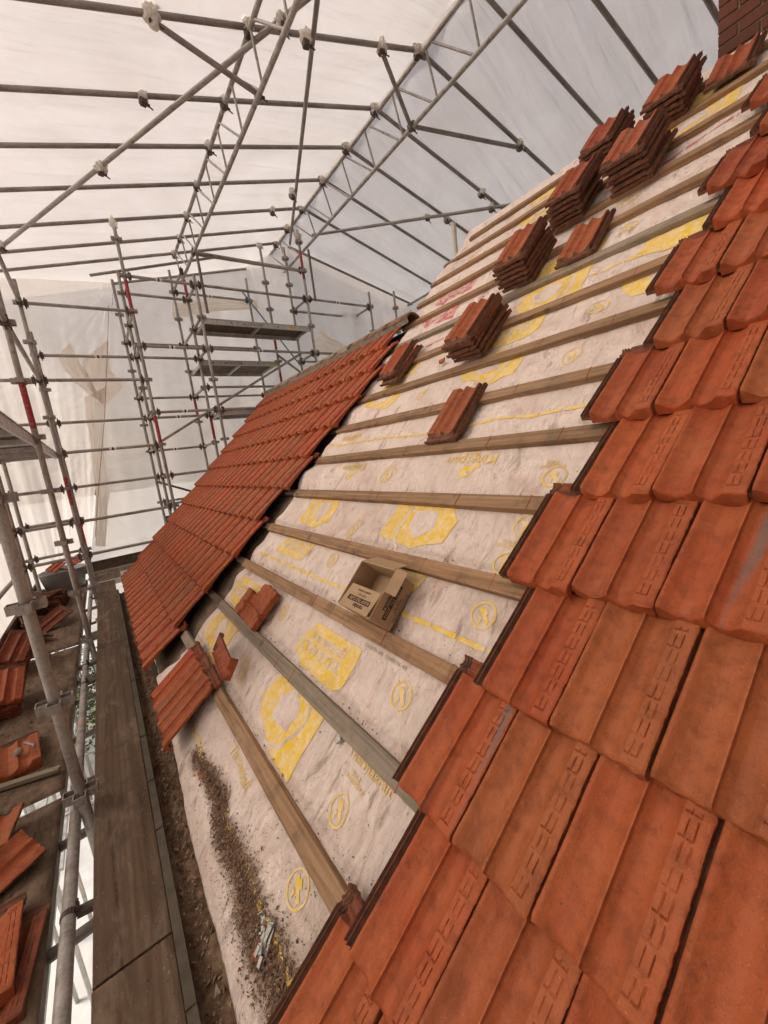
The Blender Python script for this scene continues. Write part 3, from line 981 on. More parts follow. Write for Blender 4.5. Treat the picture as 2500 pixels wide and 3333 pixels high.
for (a, b, r) in [(-1.14, 5.72, math.pi), (-2.22, 5.72, math.pi)]:
    text('Kingspan', a, b, 0.088, Y_, r, bold=0.0008)
    ring('printed_leaf', a - 0.16, b - 0.28, 0.0, 0.036, Y_, 20, 340)
    ring('printed_leaf', a - 0.11, b - 0.22, 0.0, 0.03, Y_, 0, 250)
text('Kingspan', -2.86, 6.52, 0.085, Y_, 0, bold=0.0008)
for (a, b) in [(-1.93, 4.42), (-0.86, 5.52), (-1.9, 5.55), (-0.9, 4.42), (-2.2, 1.55), (-1.05, 1.6)]:
    text('Fire', a + 0.025, b + 0.06, 0.035, Y_, math.pi); text('Retardant', a + 0.06, b, 0.028, Y_, math.pi)
text('COVERTEK 403   COVERTEK 403', -1.35, 2.72, 0.02, M['mortar'], 0)
text('Thermakraft', -1.82, 0.62, 0.06, Y_, 0); text('Thermakraft', -1.14, 1.72, 0.05, Y_, 0)

# ================================================================== BATTENS
BW, BT = 0.064, 0.031


def batten(v, u0, u1, mat, name, label, group='battens nailed across the underlay', w=BW, h1=0.0, th=BT, cat='batten'):
    n = max(4, int((u1 - u0) / 0.22))
    V, F = [], []
    for i in range(n + 1):
        x = (u1 - u0) * i / n
        dy = 0.0022 * float(vnoise(x * 1.3 + v * 7, v, 41)) ; dz = 0.0012 * float(vnoise(x * 1.7, v * 3, 42))
        b = 0.002
        for (yy, zz) in [(-w, -th), (-b * 0, -th), (0, -b), (-b, 0), (-w + b, 0), (-w, -b)]:
            V.append((x, yy + dy, zz + dz))
    for i in range(n):
        for k in range(6):
            a = i * 6 + k; c = i * 6 + (k + 1) % 6
            F.append((a, c, c + 6, a + 6))
    F.append(tuple(range(6))); F.append(tuple(n * 6 + k for k in range(6))[::-1])
    o = obj(name, mesh_np(name, V, F, mat, smooth=False), None, RP(u0, v, h1), ROOF)
    tag(o, label, cat, group)
    return o


BL = {1: -2.30, 2: -3.02, 3: -3.08, 4: -3.06, 5: -3.02, 6: -3.03, 7: -3.04, 8: -3.02, 9: -3.14, 10: -3.12, 11: -3.14, 12: -3.16, 13: -3.18, 14: -3.2, 15: -3.0}
for i in BAT:
    u0 = BL[i] + random.uniform(-0.015, 0.015)
    nm = ORD[i]
    extra = {1: 'lowest pale batten, running into the near tiles above the gutter dirt', 2: 'second batten from the eave, weathered grey, under the broken tile',
             3: 'third batten from the eave, with the open carton standing against it', 4: 'fourth batten from the eave, just above the open carton',
             15: 'topmost batten along the ridge edge of the underlay'}.get(i, nm + ' batten from the eave, running across the underlay')
    o = batten(i, u0, 0.9, M['battengrey'] if i in (2, 10) else M['batten'], 'roof_batten', extra)
    if i in (2, 3, 4, 5, 6, 7, 8, 9):
        for uc in ([-1.22] if i > 2 else [-1.66]) + [-1.22 - 0.62, -0.86]:
            mb = MB().box((uc - u0 - 0.0012, -BW - 0.0005, -0.02), (uc - u0 + 0.0012, 0.0005, 0.0016))
            mb.build('chalk_mark', M['chalk'], o, (0, 0, 0))
# the stub of the first batten carries on left under the eave tiles; old battens show in the gap beside the finished tiles
batten(1, -3.30, -2.32, M['battengrey'], 'roof_batten', 'short grimy batten under the heads of the three eave tiles')
for i in range(2, 11):
    u1 = BL[i] - 0.012
    batten(i, URIGHT[min(i, 10)] - 0.35, u1, M['oldwood'], 'old_batten', 'old dark batten end in the bare gap, %s from the eave' % ORD[i], 'old battens showing beside the finished tiles', 0.05, -0.006, 0.026)

# ================================================================== LOOSE TILES ON THE ROOF
LGROUP = 'loose tiles set out on the battens'


def roof_loose(u, v, h, yaw, label, pitch=0.0, roll=0.0, group=LGROUP, name='loose_roof_tile', me=None):
    """u, v: middle of the lower end; the tile lies head down, its ribbed side to the right"""
    me = me or random.choice(TILE_LOOSE)
    rot = ROOF @ Matrix.Rotation(yaw, 3, 'Z') @ Matrix.Rotation(pitch, 3, 'X') @ Matrix.Rotation(roll, 3, 'Y') @ Matrix.Rotation(math.pi, 3, 'Z')
    off = ROOF @ Matrix.Rotation(yaw, 3, 'Z') @ Matrix.Rotation(pitch, 3, 'X') @ Matrix.Rotation(roll, 3, 'Y') @ Vector((0.086, TL, 0))
    o = obj(name, me, None, RP(u, v, h) + off, rot)
    tag(o, label, 'roof tile', group)
    return o


STK = {  # u middle, v lower end, count, description
    'A': (-1.125, 13.85, 5, 'five-tile stack highest up by the ridge edge'),
    'B': (-1.53, 13.75, 5, 'five-tile stack left of the highest stack'),
    'C': (-1.14, 11.75, 6, 'six-tile stack just below the highest stack'),
    'D': (-1.52, 11.7, 6, 'six-tile stack in the middle of the diagonal row'),
    'E': (-1.67, 10.02, 6, 'six-tile stack left of the single flat tile'),
    'F': (-1.75, 8.02, 5, 'five-tile stack lowest in the diagonal row')}
for k, (u, v, n, d) in STK.items():
    for j in range(n):
        pos = 'top tile' if j == n - 1 else ('bottom tile' if j == 0 else '%s tile up' % ORD[j + 1])
        roof_loose(u + 0.012 * (j - n / 2) * (0.35 if k in 'AC' else 0.5) + random.uniform(-0.016, 0.016), v - 0.012 * j + random.uniform(-0.03, 0.03), 0.008 + 0.0335 * j,
                   -0.03 + random.uniform(-0.05, 0.05), '%s of the %s' % (pos, d), pitch=random.uniform(-0.012, 0.012), roll=random.uniform(-0.015, 0.015))
roof_loose(-1.29, 9.98, 0.008, 0.0, 'single orange tile lying alone right of the middle stacks')
roof_loose(-1.55, 5.95, 0.008, 0.01, 'single tile with a dark grimy lower end, alone on the sixth batten')
roof_loose(-2.60, 8.1, 0.010, -0.05, 'lower tile of the pair beside the finished tile field', name='loose_roof_tile')
roof_loose(-2.63, 8.22, 0.046, 0.03, 'upper tile of the pair beside the finished tile field')
roof_loose(-0.82, 14.0, 0.02, 0.0, 'single tile leaning under the brick chimney')

# three tiles hung at the eave, with a cut half tile leaning on their heads
for j, (u, lab) in enumerate([(-2.86, 'left one of the three tiles hung at the eave'), (-2.655, 'middle one of the three tiles hung at the eave'), (-2.44, 'right one of the three tiles hung at the eave, beside bare underlay')]):
    rot = ROOF @ Matrix.Rotation(-SKEW * 0.6, 3, 'Z') @ Matrix.Rotation(-math.asin(0.05 / TL), 3, 'X')
    o = obj('eave_tile', TILE_HI[j], None, RP(u, -0.08, 0.058), rot)
    tag(o, lab, 'roof tile', 'three eave tiles')
half = make_tile('cut_tile', ws_hi[ws_hi > 0.086], ls_hi[::2], 9, True, True)
setsharp(half)
rot = ROOF @ Matrix.Rotation(math.radians(86), 3, 'Z') @ Matrix.Rotation(math.radians(-4), 3, 'X') @ Matrix.Rotation(math.radians(-14), 3, 'Y')
o = obj('half_tile', half, None, RP(-2.06, 1.0, 0.055), rot)
tag(o, 'narrow half-width tile lying across the heads of the eave tiles', 'roof tile')

# the broken upturned tile
bt_w = np.linspace(-0.02, 0.25, 46); bt_l = np.linspace(0, 0.27, 46)
W, L = np.meshgrid(bt_w, bt_l)
T = 0.020 + 0.006 * np.sin(W * 30) + 0.004 * vnoise(W * 25, L * 25, 51) + 0.002 * vnoise(W * 90, L * 90, 52) + np.where(np.abs(W - 0.07) < 0.012, 0.012, 0) + np.where((np.abs(L - 0.09) < 0.008) & (W > 0.07), 0.010, 0)
keep = ~((W < 0.095) & (L > 0.175 + 0.01 * vnoise(W * 40, L * 0, 53)))
bt = MB()
idx = {}
V = []
for j in range(46):
    for i in range(46):
        jx = 0.004 * float(vnoise(j * 0.6, i * 0.1, 54)) if i in (0, 45) else 0
        V.append((bt_w[i] + jx, bt_l[j] + (0.006 * float(vnoise(i * 0.5, 2.0, 55)) if j in (0, 45) else 0), T[j, i]))
V2 = [(p[0], p[1], 0.0) for p in V]
F = []
N = 46 * 46
cell = np.array([[keep[j, i] and keep[j + 1, i + 1] for i in range(45)] for j in range(45)])
for j in range(45):
    for i in range(45):
        if not cell[j, i]: continue
        a = j * 46 + i
        F.append((a, a + 1, a + 47, a + 46))
        for (dj, di, e0, e1) in ((-1, 0, a, a + 1), (1, 0, a + 47, a + 46), (0, -1, a + 46, a), (0, 1, a + 1, a + 47)):
            jj, ii = j + dj, i + di
            if not (0 <= jj < 45 and 0 <= ii < 45) or not cell[jj, ii]:
                F.append((e0, e0 + N, e1 + N, e1))
me = mesh_np('broken_tile', V + V2, F, M['clay'], smooth=False)
o = obj('broken_tile', me, None, RP(-2.62, 2.06, 0.0), ROOF @ Matrix.Rotation(-0.06, 3, 'Z') @ Matrix.Rotation(math.radians(-2), 3, 'X'))
o.scale = (1.55, 0.92, 1.5)
tag(o, 'broken upturned tile with a notched corner on the weathered batten', 'roof tile')

# ================================================================== CARTON OF CLIPS
cb = empty('carton', RP(-1.335, 3.0, -0.004), ROOF @ Matrix.Rotation(0.0, 3, 'Z'))
tag(cb, 'open brown cardboard carton of roof tile clips on the underlay', 'carton')
cw, cd, ch = 0.123, 0.214, 0.122
th = 0.003


def cbox(name, lo, hi, mat=M['card'], rot=None, piv=None):
    m = None
    if rot is not None:
        m = Matrix.Translation(piv) @ rot @ Matrix.Translation(-Vector(piv))
    return MB().box(lo, hi, m).build(name, mat, cb)


cbox('bottom', (-cw, 0, 0), (cw, cd, th))
cbox('left_side', (-cw, 0, th), (-cw + th, cd, ch))
cbox('right_side', (cw - th, 0, th), (cw, cd, ch))
cbox('front_side', (-cw + th, 0, th), (cw - th, th, ch))
cbox('back_side', (-cw + th, cd - th, th), (cw - th, cd, ch))
cbox('flap', (-cw + 0.012, 0.0, ch + 0.001), (cw - 0.02, 0.108, ch + 0.004), rot=Matrix.Rotation(math.radians(-7), 4, 'X'), piv=Vector((0, 0, ch)))
cbox('flap', (-cw - 0.085, 0.004, ch), (-cw, cd - 0.004, ch + 0.003), rot=Matrix.Rotation(math.radians(-72), 4, 'Y'), piv=Vector((-cw, 0, ch)))
cbox('flap', (-cw + 0.01, cd, ch), (cw - 0.01, cd + 0.075, ch + 0.003), rot=Matrix.Rotation(math.radians(-48), 4, 'X'), piv=Vector((0, cd, ch)))
cbox('flap', (cw, cd * 0.55, ch - 0.004), (cw + 0.05, cd + 0.01, ch - 0.001), rot=Matrix.Rotation(math.radians(28), 4, 'Y'), piv=Vector((cw, 0, ch)))


def decal(body, size, mat, M4, parent, bold=0.0, name='printed_text'):
    me = text_mesh(body, size, bold)
    me.transform(M4)
    me.materials.clear(); me.materials.append(mat)
    return obj(name, me, parent)


FL = Matrix.Translation((0, 0, ch)) @ Matrix.Rotation(math.radians(-7), 4, 'X') @ Matrix.Rotation(math.pi, 4, 'Z')
MB().box((-0.080, -0.058, 0.0042), (0.080, -0.036, 0.0047), FL).build('print_band', M['ink'], cb)
decal('ROOF TILE CLIPS', 0.0185, M['card'], FL @ Matrix.Translation((-0.075, -0.0535, 0.0052)), cb, 0.0004)
decal('ramlat', 0.028, M['ink'], FL @ Matrix.Translation((-0.055, -0.030, 0.0048)), cb, 0.0007)
decal('NET 5KG', 0.015, M['ink'], FL @ Matrix.Translation((-0.03, -0.076, 0.0048)), cb)
decal('MADE IN TAIWAN', 0.011, M['ink'], FL @ Matrix.Translation((-0.045, -0.093, 0.0048)), cb, 0.0002)
SIDE = Matrix.Translation((cw + 0.0006, 0.025, 0.052)) @ Matrix(((0, 0, 1, 0), (1, 0, 0, 0), (0, 1, 0, 0), (0, 0, 0, 1)))
MB().box((0.0, -0.004, 0), (0.150, 0.018, 0.0005), SIDE).build('print_band', M['ink'], cb)
decal('ROOF TILE CLIPS', 0.0178, M['card'], SIDE @ Matrix.Translation((0.006, 0.001, 0.001)), cb, 0.0004)
decal('ramlat', 0.028, M['ink'], SIDE @ Matrix.Translation((0.03, 0.023, 0.0004)), cb, 0.0007)
decal('NET 5KG', 0.012, M['ink'], SIDE @ Matrix.Translation((0.05, -0.017, 0.0004)), cb)
decal('CAUTION', 0.014, M['ink'], SIDE @ Matrix.Translation((0.045, -0.031, 0.0004)), cb, 0.0003)
decal('SHARP EDGES HANDLE WITH CARE', 0.008, M['ink'], SIDE @ Matrix.Translation((0.01, -0.042, 0.0004)), cb)
MB().box((0.0, 0.0, 0), (0.118, 0.0012, 0.0005), SIDE @ Matrix.Translation((0.02, -0.046, 0))).build('print_band', M['ink'], cb)


# ================================================================== CLIPS AND GRIT
def clip(u, v, yaw, label, h=0.0):
    mb = MB()
    mb.box((-0.008, -0.045, 0), (0.008, 0.045, 0.0018)).box((-0.008, 0.043, 0), (0.008, 0.045, 0.018)).box((-0.006, -0.045, 0.001), (0.006, -0.02, 0.012)).box((-0.014, -0.012, 0.0018), (-0.004, 0.006, 0.004))
    hh_ = float(mem_h(np.array([u]), np.array([v]))[0])
    o = mb.build('tile_clip', M['zinc'], None, RP(u, v, hh_ + 0.006 + h), ROOF @ Matrix.Rotation(yaw, 3, 'Z') @ Matrix.Rotation(0.12, 3, 'Y'))
    tag(o, label, 'clip', 'bright metal tile clips dropped on the dirt')


clip(-1.095, 0.18, 1.0, 'metal tile clip lying crosswise at the bottom of the little heap')
clip(-1.075, 0.20, 0.10, 'metal tile clip lying downhill on top of the heap', 0.008)
clip(-1.06, 0.17, 0.35, 'metal tile clip at the right of the heap by the dirt', 0.004)
clip(-1.185, 1.83, -0.6, 'small metal clip below the weathered grey batten')

frag = make_tile('fragment', np.linspace(0.03, 0.075, 9), np.linspace(0.05, 0.085, 7), 21, True, True)
for (u, v, yaw, lab) in [(-1.88, -0.05, 0.7, 'small red tile fragment on the lower edge of the underlay'), (-1.0, 0.05, 2.1, 'tile fragment beside the metal clips'), (-2.05, 8.06, 0.3, 'red tile fragment resting on the eighth batten')]:
    hh_ = float(mem_h(np.array([u]), np.array([v]))[0]) if v < 8 else 0.0
    tag(obj('tile_fragment', frag, None, RP(u, v, hh_ + 0.001), ROOF @ Matrix.Rotation(yaw, 3, 'Z') @ Matrix.Rotation(0.1, 3, 'X')), lab, 'fragment', 'loose fragments of tile')

CHIP = [(-1, -0.8, 0), (1, -0.6, 0.1), (0.2, 1, 0), (0, 0, 0.9), (0.5, -0.2, -0.6)]
CHIPF = [(0, 1, 3), (1, 2, 3), (2, 0, 3), (1, 0, 4), (2, 1, 4), (0, 2, 4)]


def scatter(name, pts, mats, pick, label, cat):
    """pts: (location vector, size)"""
    V, F, mi = [], [], []
    for (p, s) in pts:
        R = Matrix.Rotation(random.uniform(0, 6.28), 3, 'Z') @ Matrix.Rotation(random.uniform(-0.8, 0.8), 3, 'X')
        sc = (random.uniform(0.5, 1.6), random.uniform(0.4, 1.1), random.uniform(0.3, 0.8))
        b = len(V); m_ = pick()
        for c in CHIP:
            V.append(tuple(p + ROOF @ (R @ Vector((c[0] * sc[0], c[1] * sc[1], c[2] * sc[2]))) * s))
        for f in CHIPF:
            F.append(tuple(i + b for i in f)); mi.append(m_)
    o = obj(name, mesh_np(name, V, F, mats, mi, smooth=False))
    return tag(o, label, cat, kind='stuff')


def on_mem(u, v, up=0.0):
    h = float(mem_h(np.array([u]), np.array([v]))[0])
    return RP(u, v, h + up)


pts = []
path = [tuple(q) for q in PATH] or [(-2.13, 0.06), (-1.95, 0.22), (-1.8, 0.29), (-1.69, 0.27), (-1.60, 0.15), (-1.52, 0.13), (-1.44, 0.17), (-1.3, 0.17), (-1.22, 0.1), (-1.12, 0.09), (-1.02, 0.12), (-0.92, 0.16)]
pl = np.array(path)
for i in range(11000):
    t = random.random() ** 0.8 * (len(path) - 1)
    j = min(int(t), len(path) - 2); f = t - j
    c = pl[j] * (1 - f) + pl[j + 1] * f
    wd = (0.045 + 0.085 * t / (len(path) - 1)) * (0.6 + 0.5 * abs(math.sin(t * 2.3)))
    du = random.gauss(0, 0.05); dv = random.gauss(0, wd)
    core = math.exp(-(dv / wd) ** 2)
    pts.append((on_mem(c[0] + du, c[1] + dv, 0.004 + random.random() * 0.012 * core), random.choice([0.0012, 0.0016, 0.002, 0.0026, 0.0036, 0.0036, 0.005, 0.0075 if random.random() < 0.3 else 0.003])))
for i in range(1300):     # loose specks, thicker towards the near tiles and the eave
    u = -0.75 - abs(random.gauss(0, 0.75)); v = -0.3 + abs(random.gauss(0, 1.1))
    if u > -2.9: pts.append((on_mem(u, v, 0.002), random.choice([0.0012, 0.0016, 0.0022, 0.003])))
for i in range(520):
    u = random.uniform(-2.9, -0.6); v = random.uniform(0.3, 13)
    pts.append((on_mem(u, v, 0.002), random.choice([0.0015, 0.0022, 0.004])))
for i in range(700):      # chips caught on the upper edge of each batten and on the batten tops
    i_ = random.choice([1, 1, 2, 2, 2, 3, 3, 4, 5, 6]); u = random.uniform(-2.9, -0.7)
    if random.random() < 0.5: pts.append((RP(u, i_ + 0.03 + random.random() * 0.04, -0.022), random.choice([0.002, 0.003, 0.005])))
    else: pts.append((RP(u, i_ - random.random() * 0.17, 0.001), random.choice([0.001, 0.0014, 0.002])))
scatter('grit', pts, [M['chip'], M['dirt'], M['clay'], M['clayd'], M['mortar']], lambda: random.choice([0, 0, 0, 1, 1, 1, 1, 3, 3, 4]), 'brown grit and tile chips spilled along the lower edge of the underlay', 'grit')
# the soft body of the dirt ridge
V, F = [], []
nn = 60
for a in range(nn):
    t = a / (nn - 1) * (len(path) - 1); j = min(int(t), len(path) - 2); f = t - j
    c = pl[j] * (1 - f) + pl[j + 1] * f
    wd = (0.02 + 0.055 * t / (len(path) - 1)) * (0.6 + 0.5 * abs(math.sin(t * 2.3)))
    for b in range(11):
        s_ = (b - 5) / 5
        vv = c[1] + s_ * wd * (1 + 0.25 * float(vnoise(a * 0.5, b, 61)))
        uu = c[0] + 0.02 * float(vnoise(a * 0.7, b * 0.9, 62))
        V.append(on_mem(uu, vv, (0.006 + 0.003 * float(vnoise(a * 1.3, b * 1.3, 63))) * (1 - s_ * s_) - 0.002))
for a in range(nn - 1):
    for b in range(10):
        F.append((a * 11 + b, a * 11 + b + 1, (a + 1) * 11 + b + 1, (a + 1) * 11 + b))
tag(obj('dirt_ridge', mesh_np('dirt_ridge', V, F, M['dirt'])), 'winding ridge of brown dirt on the lowest strip of underlay', 'dirt', kind='stuff')

# ================================================================== GUTTER
gut = empty('gutter', (-3, -0.03, -1.66))
tag(gut, 'dark eaves gutter full of dirt between the plank and the underlay', 'gutter')
prof = [(-0.1005, -1.566), (-0.070, -1.562), (-0.070, -1.640), (-0.060, -1.672), (0.0, -1.676), (0.045, -1.66), (0.056, -1.555), (0.060, -1.555), (0.050, -1.668), (0.0, -1.684), (-0.064, -1.680), (-0.080, -1.650), (-0.082, -1.590), (-0.1005, -1.588)]
secs = [(-6.9, -4.6), (-4.592, -2.3), (-2.292, -0.3), (-0.292, 1.6)]
for (a, b) in secs:
    V = [(a + 3, y + 0.03, z + 1.66) for y, z in prof] + [(b + 3, y + 0.03, z + 1.66) for y, z in prof]
    n = len(prof)
    F = [(i, (i + 1) % n, n + (i + 1) % n, n + i) for i in range(n)] + [tuple(range(n))[::-1], tuple(range(n, 2 * n))]
    obj('gutter_length', mesh_np('gutter_length', V, F, M['gutter'], smooth=False), gut)
for x in [-6.2, -5.3, -4.4, -3.6, -2.75, -1.95, -1.2]:
    MB().box((x + 3 - 0.010, -0.0710, 0.080), (x + 3 + 0.010, -0.0400, 0.1005)).build('bracket', M['gutter'], gut)
V, F = [], []
nx_ = 240
for i in range(nx_):
    x = -6.9 + 8.4 * i / (nx_ - 1)
    for j in range(9):
        y = -0.071 + 0.125 * j / 8
        z = -1.632 + 0.030 * (j / 8) + 0.012 * float(vnoise(x * 9, j * 0.5, 71)) + 0.006 * float(vnoise(x * 40, j * 1.5, 72))
        V.append((x, y, z))
for i in range(nx_ - 1):
    for j in range(8):
        a = i * 9 + j
        F.append((a, a + 9, a + 10, a + 1))
tag(obj('gutter_dirt', mesh_np('gutter_dirt', V, F, M['dirt'])), 'brown silt lying in the bottom of the eaves gutter', 'dirt', kind='stuff')
pts = []
for i in range(3200):
    x = -4.6 + 4.4 * random.random(); y = random.uniform(-0.062, 0.05)
    z = -1.632 + 0.030 * (y + 0.071) / 0.125
    pts.append((Vector((x, y, z + 0.008 + random.random() * 0.006)), random.choice([0.0022, 0.003, 0.004, 0.006, 0.010]) * (0.7 + random.random() * 0.6)))
scatter('gutter_rubble', pts, [M['chip'], M['dirt'], M['clayd'], M['mortar'], M['clay']], lambda: random.choice([0, 0, 1, 1, 1, 2, 2, 3]), 'broken tile crumbs and leaves heaped in the gutter', 'rubble')

# ================================================================== CHIMNEY
chim = empty('chimney', RP(-0.62, 15.6, -0.4))
tag(chim, 'dark red brick chimney rising at the top right corner', 'chimney')
cl = chim.location
cx0, cx1 = -1.00, -0.20
cy0, cy1 = 4.02, 4.7
bm_ = MB().box((cx0 + 0.008 - cl.x, cy0 + 0.008 - cl.y, 1.6 - cl.z), (cx1 - 0.008 - cl.x, cy1 - 0.008 - cl.y, 4.15 - cl.z))
bm_.build('mortar_core', M['dirt'], chim)
brick_l = MB().box((0, 0, 0), (0.215, 0.10, 0.065), bev=0.004).mesh('brick', M['brick'])
brick_s = MB().box((0, 0, 0), (0.10, 0.10, 0.065), bev=0.004).mesh('brick', M['brick'])
z = 1.9; c = 0
while z < 4.1:
    x = cx0 + (0 if c % 2 == 0 else -0.1125)
    while x < cx1 - 0.02:
        xa = max(x, cx0)
        if x < cx0 - 0.05:
            obj('brick', brick_s, chim, (cx0 - cl.x, cy0 - cl.y, z - cl.z))
        elif x + 0.215 <= cx1 + 0.03:
            obj('brick', brick_l, chim, (xa - cl.x, cy0 - cl.y + random.uniform(-0.002, 0.002), z - cl.z))
        x += 0.225
    y = cy0 + 0.11 + (0 if c % 2 else 0.10)
    while y < cy1 - 0.05:
        obj('brick', brick_l, chim, (cx0 - cl.x + 0.0985 + random.uniform(-0.002, 0.002), y - cl.y, z - cl.z), (0, 0, math.pi / 2))
        y += 0.225
    z += 0.075; c += 1

# vent pipe beyond the verge
vp = empty('vent_pipe', (-3.60, 4.15, 1.7))
tag(vp, 'thin cream vent pipe with a slotted cap behind the roof edge', 'pipe')
MB().tube((0, 0, 0), (0, 0, 0.82), 0.026, 16).build('pipe', M['pipe'], vp)
MB().tube((0, 0, 0.80), (0, 0, 0.88), 0.031, 16).build('collar', M['pipe'], vp)
for k in range(6):
    a = k * math.pi / 3
    MB().box((0.022 * math.cos(a) - 0.005, 0.022 * math.sin(a) - 0.005, 0.88), (0.022 * math.cos(a) + 0.005, 0.022 * math.sin(a) + 0.005, 0.93)).build('cap_prong', M['pipe'], vp)

# ================================================================== SHEETING (TENT)
RAFT = [1.4, 0.6, -0.2, -0.9, -1.66, -2.25, -2.85, -3.62, -4.47, -5.20, -5.95, -6.75, -7.42, -8.0]
SK = 0.142


def sag(X, Y):
    xi = X - SK * (Y - 3.85)
    r = np.sort(np.array(RAFT + [-9.1, 2.4]))
    k = np.clip(np.searchsorted(r, xi), 1, len(r) - 1)
    t = (xi - r[k - 1]) / (r[k] - r[k - 1])
    return np.sin(np.pi * np.clip(t, 0, 1))


def sheet_grid(name, fn, na, nb, mat, label):
    A, B = np.meshgrid(np.linspace(0, 1, na), np.linspace(0, 1, nb))
    P = fn(A, B)
    V = np.stack(P, -1).reshape(-1, 3)
    b0 = V.mean(0)
    F = [(j * na + i, j * na + i + 1, (j + 1) * na + i + 1, (j + 1) * na + i) for j in range(nb - 1) for i in range(na - 1)]
    o = obj(name, mesh_np(name, V - b0, F, mat), None, Vector(b0))
    return tag(o, label, 'sheeting')


def f_left(A, B):
    Y = -1.25 + A * (3.96 + 1.25)
    xe = -9.30 + SK * (Y - 3.54)
    X = xe + B * (2.6 - xe)
    Z = left_plane(Y) + 0.09 + np.clip(1 - A, 0, 0.06) / 0.06 * 0.05 * sag(X, Y) + 0.014 * vnoise(X * 2.2 - 0.3 * Y, Y * 0.5, 81) + 0.012 * vnoise(X * 6.5 - 0.9 * Y, Y * 0.35, 82) + 0.004 * vnoise(X * 14 - 2 * Y, Y * 1.2, 86)
    return X, Y, Z


def f_right(A, B):
    Y = 3.86 + A * (6.7 - 3.86)
    xe = -8.25 + 0.22 * (Y - 4.0)
    X = xe + B * (2.6 - xe)
    Z = right_plane(Y) + 0.09 + np.clip(A, 0, 0.06) / 0.06 * 0.05 * sag(X, Y) + 0.014 * vnoise(X * 2.2 - 0.3 * Y, Y * 0.5, 83) + 0.012 * vnoise(X * 6.5 - 0.9 * Y, Y * 0.35, 84) + 0.004 * vnoise(X * 14 - 2 * Y, Y * 1.2, 87)
    return X, Y, Z


sheet_grid('roof_sheet', f_left, 60, 360, M['roofsheet'], 'bright white plastic sheeting over the left slope of the temporary roof')
sheet_grid('roof_sheet', f_right, 40, 360, M['roofsheet'], 'greyer white plastic sheeting over the right slope of the temporary roof')


def ruled(top, bot, n, amp, seed, anchors=()):
    def fn(A, B):
        tp = np.array(top); bt_ = np.array(bot)
        s = A * (len(top) - 1)
        k = np.minimum(s.astype(int), len(top) - 2); f = (s - k)[..., None]
        T_ = tp[k] * (1 - f) + tp[k + 1] * f
        Bm = bt_[k] * (1 - f) + bt_[k + 1] * f
        P = Bm * (1 - B[..., None]) + T_ * B[..., None]
        L_ = np.cumsum(np.r_[0, np.linalg.norm(np.diff(tp[:, :2], axis=0), axis=1)])
        sl = np.interp(A * (len(top) - 1), range(len(top)), L_)
        w = amp * (vnoise(sl * 1.1, B * 2.5, seed) + 0.4 * vnoise(sl * 3.5 + B * 3, B * 6, seed + 1) + 0.16 * vnoise(sl * 12 + B * 9, B * 5, seed + 2))
        zz = P[..., 2]
        for (s0, z0, R_, nA, am) in anchors:
            dx = sl - s0; dz = zz - z0
            r_ = np.hypot(dx, dz); an = np.arctan2(dz, dx)
            w = w + am * np.exp(-r_ / R_) * np.sin(an * nA + 1.7 * vnoise(an * 4, r_ * 1.5, seed + 5)) * np.clip(r_ / 0.12, 0, 1)
        w = w + amp * 0.9 * vnoise(sl * 2.6 + 0.35 * zz, zz * 0.28, seed + 9) + amp * 0.35 * vnoise(sl * 6.5 + 0.8 * zz, zz * 0.5, seed + 10) + amp * 0.35 * vnoise(sl * 0.9 + 7, zz * 0.8, seed + 6) + amp * 0.10 * vnoise(sl * 7 + zz * 5, zz * 16 - sl * 4, seed + 7) * (vnoise(sl * 0.8, zz * 0.8, seed + 8) > 0)
        env = np.clip(np.minimum(B, 1 - B) * 6, 0.25, 1)
        return P[..., 0] + w * env, P[..., 1] + w * env * 0.5, P[..., 2]
    return fn


zb = -3.0
sheet_grid('end_sheet', ruled([(-9.40, 1.0, 3.76), (-9.10, 3.54, 4.30), (-7.90, 4.02, 4.29), (-7.3, 6.7, 3.2)], [(-9.3, -0.84, zb), (-9.15, 3.54, zb), (-8.3, 4.0, zb), (-7.6, 6.7, zb)], 0, 0.045, 91, [(0.10, 3.5, 0.6, 31, 0.022), (2.6, 4.1, 0.45, 27, 0.016)]), 260, 150, M['wallsheet'],
           'grey white sheeting closing the far gable end behind the scaffold')
sheet_grid('side_sheet', ruled([(2.6, -1.22, 3.34), (-8.75, -1.22, 3.34), (-9.40, 1.0, 3.76)], [(2.6, -1.22, -1.85), (-8.75, -1.22, -1.85), (-9.3, -0.55, -1.85)], 0, 0.05, 95, [(13.6, 3.55, 0.7, 33, 0.028)]), 420, 150, M['wallsheet'],
           'bright crinkled sheeting down the open left side of the scaffold')
sheet_grid('side_sheet', ruled([(-7.3, 6.7, 3.21), (2.6, 6.7, 3.21)], [(-7.6, 6.7, zb), (2.6, 6.7, zb)], 0, 0.05, 97), 80, 30, M['wallsheet'],
           'sheeting down the hidden right side behind the house ridge')
hpart('light_block_wall', [(1.75, -1.3, -6.6), (1.75, 8.2, -6.6), (1.75, 8.2, 3.6), (1.75, 3.86, 4.5), (1.75, -1.3, 3.5)], [(0, 1, 2, 3, 4)], M['blockwall'])  # unseen wall added behind the viewer to block light and keep it directional

